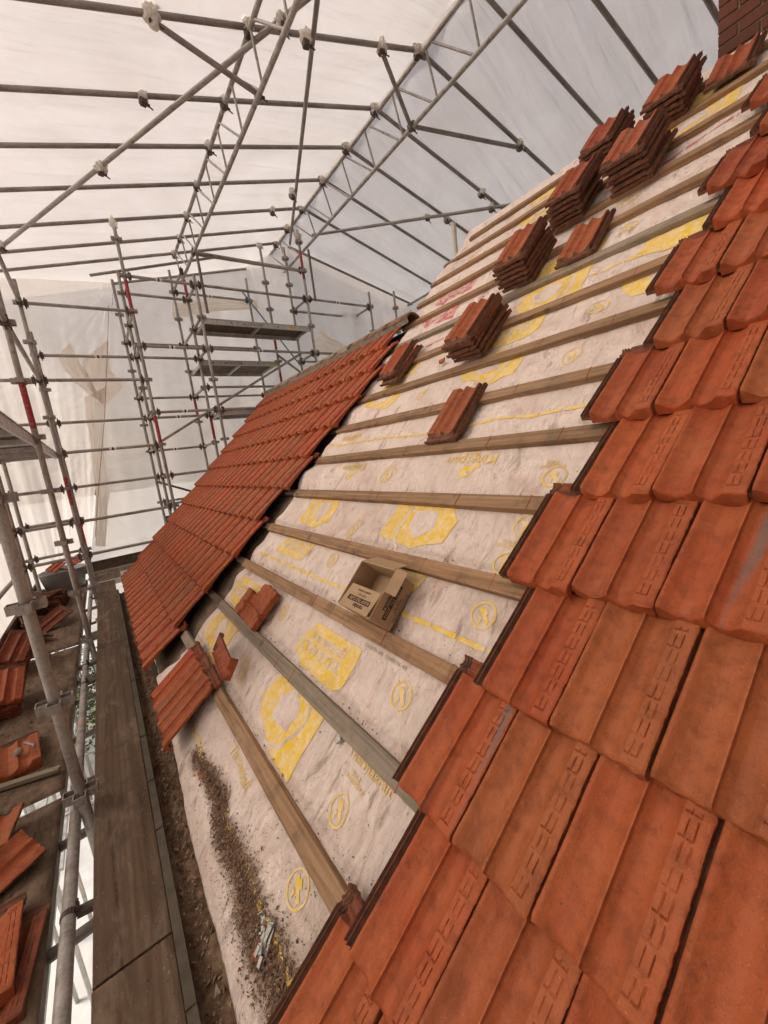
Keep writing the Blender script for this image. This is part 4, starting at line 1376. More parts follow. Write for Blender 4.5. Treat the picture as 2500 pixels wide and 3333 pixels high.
def patch(pts, label, mat=M['tapesheet'], n=26):
    """a doubled strip of sheeting: rows of (left point, right point)"""
    V, F = [], []
    rows = []
    for k in range(len(pts) - 1):
        for s in range(8):
            f = s / 8
            rows.append((Vector(pts[k][0]).lerp(Vector(pts[k + 1][0]), f), Vector(pts[k][1]).lerp(Vector(pts[k + 1][1]), f)))
    rows.append((Vector(pts[-1][0]), Vector(pts[-1][1])))
    for r, (a, b) in enumerate(rows):
        for i in range(n):
            p = a.lerp(b, i / (n - 1))
            d = 0.02 * float(vnoise(r * 0.6, i * 0.35, 101)) + 0.012 * float(vnoise(r * 1.4, i * 0.9, 102))
            e = 0.02 * float(vnoise(r * 0.7, i * 10, 103)) if i in (0, n - 1) else 0
            V.append((p.x + d, p.y + d * 0.4 + e, p.z + e))
    for r in range(len(rows) - 1):
        for i in range(n - 1):
            a = r * n + i
            F.append((a, a + 1, a + n + 1, a + n))
    b0 = Vector(V[0])
    o = obj('sheet_lap', mesh_np('sheet_lap', [Vector(p) - b0 for p in V], F, mat), None, b0)
    return tag(o, label, 'sheeting', 'doubled laps in the sheeting')


def pix(px, py, axis, val):
    """3-D point on the plane coordinate[axis] = val seen at a point of the 1659 x 2212 picture grid (used for laying out real laps)"""
    f = 1269.45 * 1659 / 2500
    r = c_right * ((px - 829.5) / f) + c_down * ((py - 1106) / f) + c_fwd
    return r * (val / r[axis])


XL = -9.0
patch([(pix(175, 780, 0, XL), pix(232, 735, 0, XL)), (pix(192, 840, 0, XL), pix(240, 800, 0, XL)), (pix(225, 880, 0, XL), pix(268, 835, 0, XL))], 'tan doubled lap of sheeting crossing left of the corner')
patch([(pix(180, 860, 0, XL), pix(228, 835, 0, XL)), (pix(196, 960, 0, XL), pix(222, 950, 0, XL)), (pix(205, 1060, 0, XL), pix(235, 1055, 0, XL)), (pix(207, 1180, 0, XL), pix(228, 1180, 0, XL))], 'tan doubled lap of sheeting running down the corner')
patch([(pix(120, 770, 0, XL), pix(150, 742, 0, XL)), (pix(165, 830, 0, XL), pix(185, 800, 0, XL)), (pix(222, 872, 0, XL), pix(205, 842, 0, XL))], 'narrow doubled lap slanting down from the left standards')
patch([(pix(370, 655, 0, -9.0), pix(372, 690, 0, -9.0)), (pix(470, 640, 0, -9.0), pix(470, 672, 0, -9.0)), (pix(570, 650, 0, -8.95), pix(560, 668, 0, -8.95))], 'ragged doubled lap across the far gable sheeting')
patch([(pix(690, 715, 0, -7.75), pix(675, 755, 0, -7.75)), (pix(745, 745, 0, -7.7), pix(735, 790, 0, -7.7)), (pix(800, 790, 0, -7.6), pix(790, 815, 0, -7.6))], 'doubled lap of sheeting behind the ridge tiles')

# ================================================================== SCAFFOLD
NODE = MB()
for (dx, dy) in ((1, 0), (-1, 0), (0, 1), (0, -1)):
    R = Matrix(((dx, -dy, 0, 0), (dy, dx, 0, 0), (0, 0, 1, 0), (0, 0, 0, 1)))
    NODE.box((0.018, -0.027, -0.022), (0.070, -0.022, 0.022), R)
    NODE.box((0.018, 0.022, -0.022), (0.070, 0.027, 0.022), R)
    NODE.box((0.0655, -0.0222, -0.0218), (0.0702, 0.0222, 0.0218), R)
NODE_ME = NODE.mesh('node', M['steel'])
WEDGE = MB()
WEDGE.box((-0.012, -0.030, -0.045), (0.028, 0.030, 0.042)).box((-0.006, -0.008, -0.075), (0.008, 0.008, 0.070))
WEDGE_ME = WEDGE.mesh('wedge_end', M['fitting'])
LZ0 = -0.01


def lev(k):
    return LZ0 + 0.495 * k


def standard(x, y, z0, z1, label, k0, k1, red=None, mat=None, name='scaffold_standard', group='scaffold standards'):
    o = tube_obj(name, (x, y, z0), (x, y, z1), mat or M['steel'], hollow=0.004, n=18)
    o.rotation_euler = (0, 0, 0)
    tag(o, label, 'standard', group)
    for k in range(k0, k1 + 1):
        obj('node', NODE_ME, o, (0, 0, lev(k) - z0), (0, 0, random.uniform(-0.06, 0.06)))
    for (a, b) in (red or []):
        MB().tube((0, 0, a - z0), (0, 0, b - z0), 0.0249, 18).build('red_band', M['red'], o)
    return o


def ledger(p, q, label, group='scaffold ledgers', mat=None, wedge=True, mark=None, name='scaffold_ledger', cat='ledger', r=0.0225):
    p = Vector(p); q = Vector(q)
    d = (q - p).normalized()
    if wedge:
        p = p + d * 0.055; q = q - d * 0.055
    o = tube_obj(name, p, q, mat or M['steel'], r=r, n=12, hollow=0.0)
    tag(o, label, cat, group)
    if wedge:
        Lq = (q - p).length
        Ri = d.to_track_quat('Z', 'Y').to_matrix().inverted()
        # fittings stay upright in the world
        for (t, s) in ((0.0, 1), (Lq, -1)):
            X = (d * s); up = Vector((0, 0, 1)); yv = up.cross(X).normalized(); up = X.cross(yv)
            W = Matrix((X, yv, up)).transposed()
            obj('wedge_end', WEDGE_ME, o, (0, 0, t), (Ri @ W))
    if mark is not None:
        Lq = (q - p).length
        MB().tube((0, 0, Lq * mark - 0.045), (0, 0, Lq * mark + 0.045), r + 0.0008, 12).build('white_band', M['white'], o)
        MB().tube((0, 0, Lq * mark - 0.012), (0, 0, Lq * mark + 0.012), r + 0.0014, 12).build('brand_mark', M['ink'], o)
    return o


# left run: standards beside the plank
standard(-2.37, -0.37, -6.6, 1.9, 'nearest thick standard crossing the left edge in front of the plywood decks', -3, 2)
standard(-4.77, -0.37, -6.6, 2.2, 'second standard from the viewer, red band, beside the narrow slot', -4, 3, [(0.56, 1.0)])
standard(-7.13, -0.36, -6.6, 2.75, 'third standard from the viewer, behind the second along the slot', -4, 5, [(-0.25, 0.15)])
standard(-7.80, -0.36, -1.8, 2.3, 'thinner standard just behind the third one along the slot', -3, 4, [(-0.9, -0.5)])
standard(-7.13, -1.03, -6.6, 2.3, 'outer standard at the left edge in front of the grey tub', -4, 4)
standard(-7.78, -1.03, -6.6, 2.3, 'outer standard beside the grey tub, further one', -4, 4)
# far gable: three rows deep
YA = [0.91, 1.885, 3.87, 5.35]
rows = [(-7.10, 'front'), (-7.76, 'middle'), (-8.75, 'rear')]
names_y = ['left corner', 'second from left', 'ridge', 'right']
for r, (x, rn) in enumerate(rows):
    for c, y in enumerate(YA):
        yy = y
        if r == 2 and c == 2: yy = 3.37
        if r == 2 and c == 3: continue
        top = {(0, 0): 3.62, (1, 0): 3.3, (2, 0): 3.55, (0, 1): 3.1, (1, 1): 3.3, (2, 1): 3.85, (0, 2): 4.15, (1, 2): 4.15, (2, 2): 3.9, (0, 3): 3.25, (1, 3): 3.25}[(r, c)]
        red = {(0, 0): [(2.42, 2.9), (0.5, 0.92)], (1, 1): [(3.0, 3.28), (0.55, 1.0)], (2, 1): [(1.0, 1.45)], (0, 2): [(3.3, 3.8)], (0, 1): [(0.0, 0.35)]}.get((r, c))
        standard(x, yy, -1.8, top, 'far gable scaffold standard, %s row, %s position' % (rn, names_y[c]), -3, int((top - LZ0 - 0.1) / 0.495), red, group='far gable standards')
standard(-7.80, 3.39, -1.8, 4.15, 'far gable standard with a red band left of the ridge pair', -3, 7, [(1.2, 1.75), (2.2, 2.45)], group='far gable standards')
standard(-7.90, 6.25, -1.8, 3.3, 'last standard at the right end of the gable scaffold', -3, 6, group='far gable standards')
standard(-7.0, 5.95, 0.0, 3.3, 'short standard near the right eave of the gable scaffold', 3, 6, group='far gable standards')

# ledgers of the gable
LV = {0: 'level with the eye', 1: 'one node above eye level', 2: 'two nodes above eye level', 3: 'three nodes above eye level', 4: 'four nodes above eye level', 5: 'five nodes above eye level',
      6: 'six nodes above eye level', 7: 'seven nodes above eye level', -1: 'one node below eye level', -2: 'two nodes below eye level', -3: 'at deck level'}


def bay(x, rn, ca, cb_, ks, mk=()):
    ya = YA[ca]; yb = YA[cb_]
    if x < -8 and cb_ == 2: yb = 3.37
    bays = {(0, 1): 'left bay', (1, 2): 'middle bay', (2, 3): 'right bay'}[(ca, cb_)]
    for k in ks:
        ledger((x, ya, lev(k)), (x, yb, lev(k)), 'gable %s-row ledger, %s, %s' % (rn, bays, LV[k]), 'far gable ledgers', mark=(0.45 if k in mk else None))


bay(-7.10, 'front', 0, 1, [6, 4, 2, 0, -2], (6, 4, 2))
bay(-7.10, 'front', 1, 2, [7, 6, 4, 2], (4,))
bay(-7.10, 'front', 2, 3, [6, 4], (6,))
bay(-7.76, 'middle', 0, 1, [6, 4, 2, -1], (2,))
bay(-7.76, 'middle', 1, 2, [5, 3], ())
bay(-7.76, 'middle', 2, 3, [6, 4], ())
bay(-8.75, 'rear', 0, 1, [5, 3, 1, -1], (1,))
bay(-8.75, 'rear', 1, 2, [7, 5, 3], (7,))
ledger((-7.76, 5.35, lev(6)), (-7.90, 6.25, lev(6)), 'short ledger at the right end of the gable scaffold', 'far gable ledgers')
# transoms between the rows
for c, y in enumerate(YA):
    for k in ([5, 4, 2, 0] if c == 0 else [6, 5, 4, 2] if c == 1 else [6, 5, 4] if c == 2 else [6]):
        ledger((-7.10, y, lev(k)), (-7.76, y, lev(k)), 'front transom at the %s of the gable, %s' % (names_y[c], LV[k]), 'far gable transoms')
for c, y in enumerate(YA[:2]):
    for k in ([5, 3, 1] if c == 0 else [7, 5, 3, 1]):
        ledger((-7.76, y, lev(k)), (-8.75, y, lev(k)), 'rear transom at the %s of the gable, %s' % (names_y[c], LV[k]), 'far gable transoms')
# left return: from the third standard to the gable corner
for k in (5, 3, 1, -1, -2):
    ledger((-7.13, -0.36, lev(k)), (-7.10, 0.91, lev(k)), 'left return ledger to the gable corner, front row, %s' % LV[k], 'left return ledgers', mark=(0.5 if k == 1 else None))
for k in (4, 2, 0):
    ledger((-7.80, -0.36, lev(k)), (-7.76, 0.91, lev(k)), 'left return ledger to the gable corner, rear row, %s' % LV[k], 'left return ledgers', mark=(0.6 if k == 4 else None))
for k in (3, 1, 0, -1, -2):
    ledger((-7.13, -0.36, lev(k)), (-7.13, -1.03, lev(k)), 'short outward transom at the third standard, %s' % LV[k], 'left return ledgers')
for k in (2, -1, -2):
    ledger((-7.80, -0.36, lev(k)), (-7.78, -1.03, lev(k)), 'short outward transom beside the tub, %s' % LV[k], 'left return ledgers')
for k in (5, 3):
    ledger((-7.13, -0.36, lev(k)), (-4.77, -0.37, lev(k)), 'guard rail from the second to the third standard, %s' % LV[k], 'left run rails')
for k in (5, 3):
    ledger((-4.77, -0.37, lev(k)), (-2.37, -0.37, lev(k)), 'guard rail from the nearest to the second standard, %s' % LV[k], 'left run rails')
ledger((-7.13, -1.03, lev(-2)), (-2.4, -1.03, lev(-2)), 'outer guard rail along the tile piles, lower', 'left run rails')
ledger((-7.13, -1.03, lev(-1)), (-2.4, -1.03, lev(-1)), 'outer guard rail along the tile piles, upper', 'left run rails')
# diagonal braces
ledger((-7.62, 0.95, 0.55), (-7.62, 3.85, 2.1), 'long diagonal brace rising to the right across the gable scaffold', 'braces', M['steel'], False, name='scaffold_brace', cat='brace')
ledger((-8.62, 0.9, -0.1), (-8.62, 2.2, -0.75), 'diagonal brace falling to the right low at the corner', 'braces', M['steeld'], False, name='scaffold_brace', cat='brace')
ledger((-8.6, 3.2, 3.55), (-7.85, 3.9, 1.9), 'thin teal brace falling from the ridge end', 'braces', M['teal'], False, name='scaffold_brace', cat='brace', r=0.014)
ledger((-7.80, 3.39, 2.1), (-7.80, 5.0, 0.9), 'diagonal brace falling behind the finished tiles', 'braces', M['steel'], False, name='scaffold_brace', cat='brace')
ledger((-7.05, 1.98, 3.42), (-7.05, 1.98, 2.52), 'dark hanger tube below the left ladder beam', 'hangers', M['steeld'], False, name='hanger_tube', cat='tube')
ledger((-7.0, 3.99, 3.80), (-7.0, 3.99, 2.9), 'dark hanger tube below the ridge ladder beam', 'hangers', M['steeld'], False, name='hanger_tube', cat='tube')


# decks ---------------------------------------------------------------------
def deck(x0, x1, y0, y1, z, label, along='Y', text_side=None, ply=M['oldwood'], body='ACCESSONE'):
    b = Vector(((x0 + x1) / 2, (y0 + y1) / 2, z))
    e = empty('scaffold_deck', b)
    tag(e, label, 'deck', 'hung scaffold decks')
    lx, ly = (x1 - x0) / 2, (y1 - y0) / 2
    MB().box((-lx + 0.03, -ly + 0.03, -0.012), (lx - 0.03, ly - 0.03, 0.0)).build('board', ply, e)
    if along == 'Y':
        for s in (-1, 1):
            MB().box((s * lx - 0.014, -ly, -0.075), (s * lx + 0.014, ly, 0.012), bev=0.003).build('side_rail', M['alu'], e)
            MB().box((s * lx - 0.022, -ly, 0.004), (s * lx + 0.022, ly, 0.0125)).build('rail_flange', M['alu'], e)
        for t in (-ly + 0.03, 0, ly - 0.03):
            MB().box((-lx + 0.014, t - 0.015, -0.06), (lx - 0.014, t + 0.015, -0.0125)).build('cross_member', M['alu'], e)
    else:
        for s in (-1, 1):
            MB().box((-lx, s * ly - 0.014, -0.075), (lx, s * ly + 0.014, 0.012), bev=0.003).build('side_rail', M['alu'], e)
            MB().box((-lx, s * ly - 0.022, 0.004), (lx, s * ly + 0.022, 0.0125)).build('rail_flange', M['alu'], e)
        n = max(2, int(2 * lx / 0.6))
        for t in range(n + 1):
            xx = -lx + 0.03 + (2 * lx - 0.06) * t / n
            MB().box((xx - 0.015, -ly + 0.014, -0.06), (xx + 0.015, ly - 0.014, -0.0125)).build('cross_member', M['alu'], e)
    if text_side:
        S_ = Matrix.Translation((lx + 0.0148, -0.32, -0.058)) @ Matrix(((0, 0, 1, 0), (1, 0, 0, 0), (0, 1, 0, 0), (0, 0, 0, 1)))
        decal(body, 0.062, M['ink'], S_, e)
        for t in (-0.22, 0.62):
            decal('\u039b', 0.06, M['ink'], S_ @ Matrix.Translation((t, 0, 0)), e, 0.002, 'brand_mark')
        MB().box((lx + 0.0145, 0.55, -0.055), (lx + 0.0152, 0.68, -0.01)).build('sticker', M['yelst'], e)
    return e


deck(-7.74, -7.12, 1.90, 3.85, lev(5) - 0.02, 'highest deck of the far gable scaffold, brown underside', 'Y', True)
deck(-8.73, -7.80, 1.90, 3.37, lev(4) - 0.02, 'middle deck of the far gable scaffold with black lettering on its rail', 'Y', True)
deck(-7.74, -7.12, 1.90, 3.85, lev(2) - 0.02, 'lowest gable deck, partly hidden by the finished tiles', 'Y', False)
deck(-7.10, -4.80, -1.0, -0.40, lev(1) - 0.0, 'overhead deck on the left, seen from below between two standards', 'X')
deck(-4.74, -2.42, -1.0, -0.40, lev(1) - 0.0, 'overhead deck at the left edge, nearer one', 'X')

# ---- working platform at the eave
PLG = 'timber boards beside the gutter'


def board(x0, x1, y0, y1, z, label, name='scaffold_plank', mat=M['plank'], th=0.038, ends=True):
    o = empty(name, (x0, (y0 + y1) / 2, z))
    tag(o, label, 'plank', PLG)
    n = max(2, int((x1 - x0) / 0.3)); hw = (y1 - y0) / 2
    V, F = [], []
    for i in range(n + 1):
        x = (x1 - x0) * i / n
        d = 0.003 * float(vnoise(x * 1.1 + x0, 0.4, 111)); e = 0.002 * float(vnoise(x * 0.9 + x0, 3.4, 112))
        for (yy, zz) in [(-hw, -th), (hw, -th), (hw, -0.004), (hw - 0.004, 0), (-hw + 0.004, 0), (-hw, -0.004)]:
            V.append((x, yy + d, zz + e))
    for i in range(n):
        for k in range(6):
            a = i * 6 + k; c = i * 6 + (k + 1) % 6
            F.append((a, a + 6, c + 6, c))
    F.append(tuple(range(6))[::-1]); F.append(tuple(n * 6 + k for k in range(6)))
    obj('timber', mesh_np('timber', V, F, mat, smooth=False), o)
    return o


pn = board(-1.475, 1.8, -0.340, -0.1025, -1.60, 'nearest grey brown scaffold plank at the bottom of the picture')
pm = board(-4.625, -1.485, -0.338, -0.1022, -1.598, 'long middle scaffold plank beside the gutter')
pf = board(-7.85, -4.635, -0.335, -0.100, -1.602, 'far scaffold plank running to the gable end deck')
for (x, y) in [(-3.05, -0.30), (-3.35, -0.33), (-4.5, -0.33)]:
    pass
slot = empty('edge_tube', (-8.0, -0.415, -1.605))
tag(slot, 'long horizontal tube along the bright slot between plank and decks', 'tube')
ot = MB().tube((0, 0, 0), (9.6, 0, 0), 0.0242, 20, hollow=0.004).build('tube', M['steel'], slot)
CLAMP = MB()
for i in range(14):
    a0 = -0.5 + i * 0.35; a1 = a0 + 0.36
    CLAMP.box((-0.012, 0, 0), (0.012, 0.012, 0.006), Matrix.Translation((0, 0.0252 * math.cos(a0), 0.0252 * math.sin(a0))) @ Matrix.Rotation(a0 + math.pi / 2, 4, 'X'))
CLAMP.box((-0.010, 0.02, 0.012), (0.010, 0.034, 0.034)).tube((0, 0.026, 0.02), (0, 0.026, 0.055), 0.006, 8).box((-0.018, 0.026, -0.012), (0.018, 0.075, 0.010))
clamp_me = CLAMP.mesh('clamp', M['fitting'])
for x in (-6.9, -5.65, -4.35, -3.95, -2.62, -1.82):
    obj('clamp', clamp_me, slot, (x + 8.0, 0, 0), (random.uniform(-0.2, 0.2), 0, 0))
for x in (-3.30, -5.9):
    MB().tube((x + 8 - 0.03, 0, 0), (x + 8 + 0.03, 0, 0), 0.0249, 20).build('pink_tape', M['rope'], slot)
for i, x in enumerate((-1.45, -1.86, -2.42, -3.4, -4.0, -4.4, -4.75, -5.7, -6.9)):
    ledger((x, -1.1, -1.80), (x, 0.1, -1.70), 'transom crossing under the plank, %s from the viewer' % ORD[i + 1], 'transoms under the plank', M['steeld'], False, name='scaffold_transom', cat='transom')

DKG = 'plywood decks'


def plydeck(x0, x1, label, yin=-0.505, z=-1.70):
    e = empty('plywood_deck', ((x0 + x1) / 2, -0.85, z))
    tag(e, label, 'deck', DKG)
    lx = (x1 - x0) / 2
    n = 40; m_ = 16
    V, F = [], []
    for i in range(n + 1):
        for j in range(m_ + 1):
            x = -lx + 2 * lx * i / n; y = -0.33 + (0.33 + 0.85 + yin) * j / m_
            V.append((x, y, 0.004 * float(vnoise(x * 3 + x0, y * 4, 121)) - (0.004 if j in (0, m_) or i in (0, n) else 0)))
    for i in range(n):
        for j in range(m_):
            a = i * (m_ + 1) + j
            F.append((a, a + m_ + 1, a + m_ + 2, a + 1))
    o = obj('board', mesh_np('board', V, F, M['ply']), e)
    s = o.modifiers.new('t', 'SOLIDIFY'); s.thickness = 0.014; s.offset = -1
    yi = 0.85 + yin
    MB().box((-lx, yi - 0.025, -0.07), (lx, yi - 0.003, -0.016)).build('side_rail', M['steeld'], e)
    MB().box((-lx, -0.33, -0.07), (lx, -0.305, -0.016)).build('side_rail', M['steeld'], e)
    return e


plydeck(-2.745, 1.0, 'nearest muddy plywood deck in the lower left corner')
plydeck(-5.32, -2.835, 'middle muddy plywood deck between the two bright gaps')
plydeck(-8.95, -5.395, 'far muddy plywood deck in front of the grey tub')
ed = deck(-8.95, -7.92, -0.46, 2.2, -1.615, 'end deck under the gable with lettering on its pale rail', 'Y', False, M['plank'])
MB().box((0.517, -0.87, 0.014), (0.531, 1.2, 0.112), bev=0.002).build('pale_strip', M['white'], ed)
ST_ = Matrix.Translation((0.5318, -0.84, 0.030)) @ Matrix(((0, 0, 1, 0), (1, 0, 0, 0), (0, 1, 0, 0), (0, 0, 0, 1)))
decal('ACCESS', 0.092, M['ink'], ST_, ed, 0.001)
decal('ONE', 0.092, M['inkred'], ST_ @ Matrix.Translation((0.335, 0, 0)), ed)
tb = empty('toe_board', (-9.08, 0.4, -1.55))
tag(tb, 'dark timber toe board at the far end of the platform', 'toe board')
MB().box((-0.018, -1.1, -0.07), (0.018, 1.9, 0.125), bev=0.003).build('timber', M['oldwood'], tb)
tb2 = empty('toe_board', (-4.5, -1.155, -1.6))
tag(tb2, 'dark timber toe board along the outer left edge behind the tile piles', 'toe board')
MB().box((-4.2, -0.018, -0.1), (4.5, 0.018, 0.10), bev=0.003).build('timber', M['oldwood'], tb2)

# tub with broken tiles -----------------------------------------------------
tub = empty('tub', (-8.52, -0.78, -1.695))
tag(tub, 'grey plastic tub heaped with broken tiles at the far end of the platform', 'tub')
n = 36
prof_t = [(0.0, 0.0), (0.235, 0.0), (0.255, 0.015), (0.315, 0.33), (0.330, 0.335), (0.330, 0.348), (0.303, 0.345), (0.245, 0.03), (0.0, 0.03)]
V, F = [], []
for j, (r, z) in enumerate(prof_t):
    for i in range(n):
        a = 2 * math.pi * i / n
        V.append((r * math.cos(a) * 0.95, r * math.sin(a) * 1.02, z + (0.012 * math.cos(2 * a) if z > 0.2 else 0)))
for j in range(len(prof_t) - 1):
    for i in range(n):
        a = j * n + i; b = j * n + (i + 1) % n
        F.append((a, b, b + n, a + n))
obj('shell', mesh_np('shell', V, F, M['tub']), tub)
TG = 'broken tiles in the tub'
tub_tiles = [(-8.35, -0.98, -1.30, (0.5, 0.25, 0.7), 'big tile piece leaning at the left of the grey tub'), (-8.35, -0.62, -1.31, (0.35, -0.2, 1.9), 'tile piece lying at the right of the grey tub'), (-8.5, -0.75, -1.36, (0.2, 0.3, 2.8), 'tile piece in the middle of the grey tub')]
shard = make_tile('tile_piece', np.linspace(0.0, TW, 26), np.linspace(0.02, 0.25, 16), 12, True, True)
setsharp(shard)
for (x, y, z, r, lab) in tub_tiles:
    tag(obj('tile_piece', shard, None, (x, y, z), r), lab, 'roof tile', TG)

# tile piles on the decks ------------------------------------------------------
PG = 'old tiles piled on the decks'
piles = []


def deck_tile(x, y, z, r, label, me=None, name='old_roof_tile'):
    o = obj(name, me or random.choice(TILE_OLD), None, (x, y, z), r)
    return tag(o, label, 'roof tile', PG)


def RZYX(yaw, roll=0.0, pitch=0.0):
    return (Matrix.Rotation(yaw, 3, 'Z') @ Matrix.Rotation(roll, 3, 'Y') @ Matrix.Rotation(pitch, 3, 'X'))


R90 = math.pi / 2
rad = math.radians
for j in range(9):       # ribbed row of tiles standing on their long sides by the tub, like books
    deck_tile(-7.78 + 0.052 * j, -1.12 + random.uniform(-0.02, 0.02), -1.69, RZYX(random.uniform(-0.1, 0.1) - 0.12, rad(-58) + random.uniform(-0.08, 0.08)),
              'tile in the ribbed row standing by the tub, %s from the tub' % ORD[j + 1])
for j, (x, y, z, yaw, rl, pt) in enumerate([(-7.25, -1.10, -1.66, 20, -30, 20), (-7.0, -0.98, -1.66, -60, -35, 10), (-6.75, -1.06, -1.62, -35, -20, 25), (-6.55, -1.0, -1.68, -80, -50, 0), (-6.30, -1.02, -1.66, 35, 25, 30), (-6.1, -0.98, -1.68, -65, -30, 8)]):
    deck_tile(x, y, z, RZYX(rad(yaw), rad(rl), rad(pt)), 'jumbled old tile after the ribbed row, %s along' % ORD[j + 1])
def lean_stack(x, y, n, lab, yaw, roll, pitch, top=None):
    B = RZYX(rad(yaw), rad(roll), rad(pitch))
    nrm = B @ Vector((0, 0, 1))
    for j in range(n):
        p = Vector((x, y, -1.675)) + nrm * (0.033 * j) + B @ Vector((random.uniform(-0.012, 0.012), random.uniform(-0.02, 0.02), 0))
        deck_tile(p.x, p.y, p.z, B @ Matrix.Rotation(random.uniform(-0.05, 0.05), 3, 'Z'), lab % ORD[j + 1], (top if j == n - 1 else None))


lean_stack(-4.98, -1.13, 8, 'dark red tile in the leaning pile behind the nearest standard, %s from the back', 84, 22, 24)
lean_stack(-4.05, -1.06, 7, 'tile in the tilted stack by the frame edge, %s from the back', 96, 18, 22, TILE_LOOSE[0])
for j in range(2):
    deck_tile(-3.13 + 0.01 * j, -0.83 + 0.01 * j, -1.688 + 0.036 * j, RZYX(rad(98) + random.uniform(-0.04, 0.04), 0.02), 'flat tile under the mortar lump beside the nearest standard, %s' % ('lower' if j == 0 else 'upper'), TILE_LOOSE[j])
o = obj('pebble', blob_mesh('pebble', 0.030, M['mortar'], 3, (1.2, 0.8, 0.6), 2, 0.2), None, (-3.27, -0.74, -1.60))
tag(o, 'pale mortar lump lying on the flat tile', 'stone')
mb = MB().tube((0, 0, 0), (0.10, 0.02, 0), 0.007, 8).tube((0.10, 0.02, 0), (0.13, 0.0, 0.0), 0.007, 8)
tag(mb.build('steel_pin', M['steel'], None, (-3.36, -0.72, -1.60), (0, 0, 0.4)), 'bent steel pin lying beside the mortar lump', 'pin')
lath = MB().box((-0.22, -0.02, 0), (0.22, 0.02, 0.028), bev=0.003).build('timber_lath', M['battengrey'], None, (-3.06, -0.74, -1.69), (0, 0, 1.28))
tag(lath, 'split grey timber lath at the edge of the middle deck', 'lath')
for j, (x, y, z, yaw, rl, pt) in enumerate([(-2.46, -0.86, -1.685, 80, -15, 6), (-2.36, -0.84, -1.66, 30, 12, 10), (-2.26, -0.86, -1.64, 120, -22, 8)]):
    deck_tile(x, y, z, RZYX(rad(yaw), rad(rl), rad(pt)), 'broken old tile heaped on the nearest deck, %s towards the viewer' % ORD[j + 1], shard)
deck_tile(-1.66, -0.74, -1.688, RZYX(rad(84), 0.03), 'lower of two whole tiles in the bottom left corner', TILE_OLD[0])
deck_tile(-1.70, -0.765, -1.648, RZYX(rad(92), 0.03), 'upper of two whole tiles in the bottom left corner', TILE_LOOSE[1])
pts = []
for i in range(1500):
    pts.append((Vector((random.uniform(-8.6, -0.9), random.gauss(-0.82, 0.16), -1.695)), random.choice([0.003, 0.004, 0.006, 0.011])))
for i in range(2200):
    pts.append((Vector((random.uniform(-5.5, -0.9), random.choice([random.uniform(-0.33, -0.11), random.gauss(-0.13, 0.015)]), -1.599)), random.choice([0.0009, 0.0012, 0.0016, 0.0024, 0.004])))
pts = [(p, s) for p, s in pts if -1.15 < p.y < -0.51 or -0.335 < p.y < -0.11]
scatter('deck_crumbs', pts, [M['chip'], M['dirt'], M['clayd'], M['clayold']], lambda: random.choice([0, 0, 0, 1, 1, 2, 3]), 'scattered tile crumbs and mud on the boards and decks', 'crumbs')

# lower lift seen through the slot -----------------------------------------------
for i, (x, y) in enumerate([(-9.6, -1.7), (-9.6, -0.4), (-12.4, -1.9), (-12.4, -0.3), (-15.2, -2.2), (-5.4, -1.25), (-6.1, -1.55), (-7.0, -1.65), (-6.6, -1.3), (-8.1, -1.95)]):
    standard(x, y, -6.6, -3.0, 'pale lower standard seen down through the slot, %s in depth' % ORD[i + 1], 0, -1, None, M['alu'], group='lower scaffold')
for i, (z, y) in enumerate([(-4.0, -1.0), (-4.0, -1.9), (-5.2, -1.5)]):
    ledger((-16, y, z), (-4.0, y, z), 'pale lower ledger seen down through the slot, %s' % ORD[i + 1], 'lower scaffold', M['alu'], False)
for i, x in enumerate((-6.2, -7.4, -8.8, -10.4, -12.2)):
    ledger((x, -2.8, -4.1), (x, 0.1, -4.1), 'pale lower transom seen down through the slot, %s in depth' % ORD[i + 1], 'lower scaffold', M['alu'], False, name='scaffold_transom', cat='transom')

lpk = board(-9.0, -5.6, -1.42, -1.20, -4.3, 'pale lower plank seen down through the slot', mat=M['alu'])
lpk2 = board(-9.4, -6.4, -1.95, -1.70, -5.0, 'second pale lower plank seen deeper through the slot', mat=M['alu'])
# hedge on the ground -----------------------------------------------------------------
hv, hf = [], []
rr = random.Random(5)
for i in range(9000):
    c = Vector((rr.uniform(-15.5, -10.2), rr.uniform(-3.2, 0.0), 0))
    top = -5.1 + 0.35 * float(vnoise(c.x * 1.4, c.y * 1.4, 131))
    c.z = top - abs(rr.gauss(0, 0.35))
    a = Vector((rr.gauss(0, 1), rr.gauss(0, 1), rr.gauss(0, 0.6))).normalized() * 0.06
    b = Vector((rr.gauss(0, 1), rr.gauss(0, 1), rr.gauss(0, 0.6))).normalized() * 0.03
    k = len(hv)
    hv += [c - a, c + b, c + a, c - b]; hf.append((k, k + 1, k + 2, k + 3))
hb = Vector((-12.8, -1.6, -6.6))
hedge = empty('hedge', hb)
tag(hedge, 'leafy yellow green hedge glimpsed far below through the slot', 'hedge')
obj('foliage', mesh_np('foliage', [p - hb for p in hv], hf, M['leaf'], smooth=False), hedge)
mbs = MB()
for i in range(26):
    x = rr.uniform(-2.4, 2.4); y = rr.uniform(-1.3, 1.3)
    mbs.tube((x, y, 0), (x + rr.uniform(-0.3, 0.3), y + rr.uniform(-0.3, 0.3), 1.4), 0.02, 6, 0.008)
mbs.build('stem', M['oldwood'], hedge)

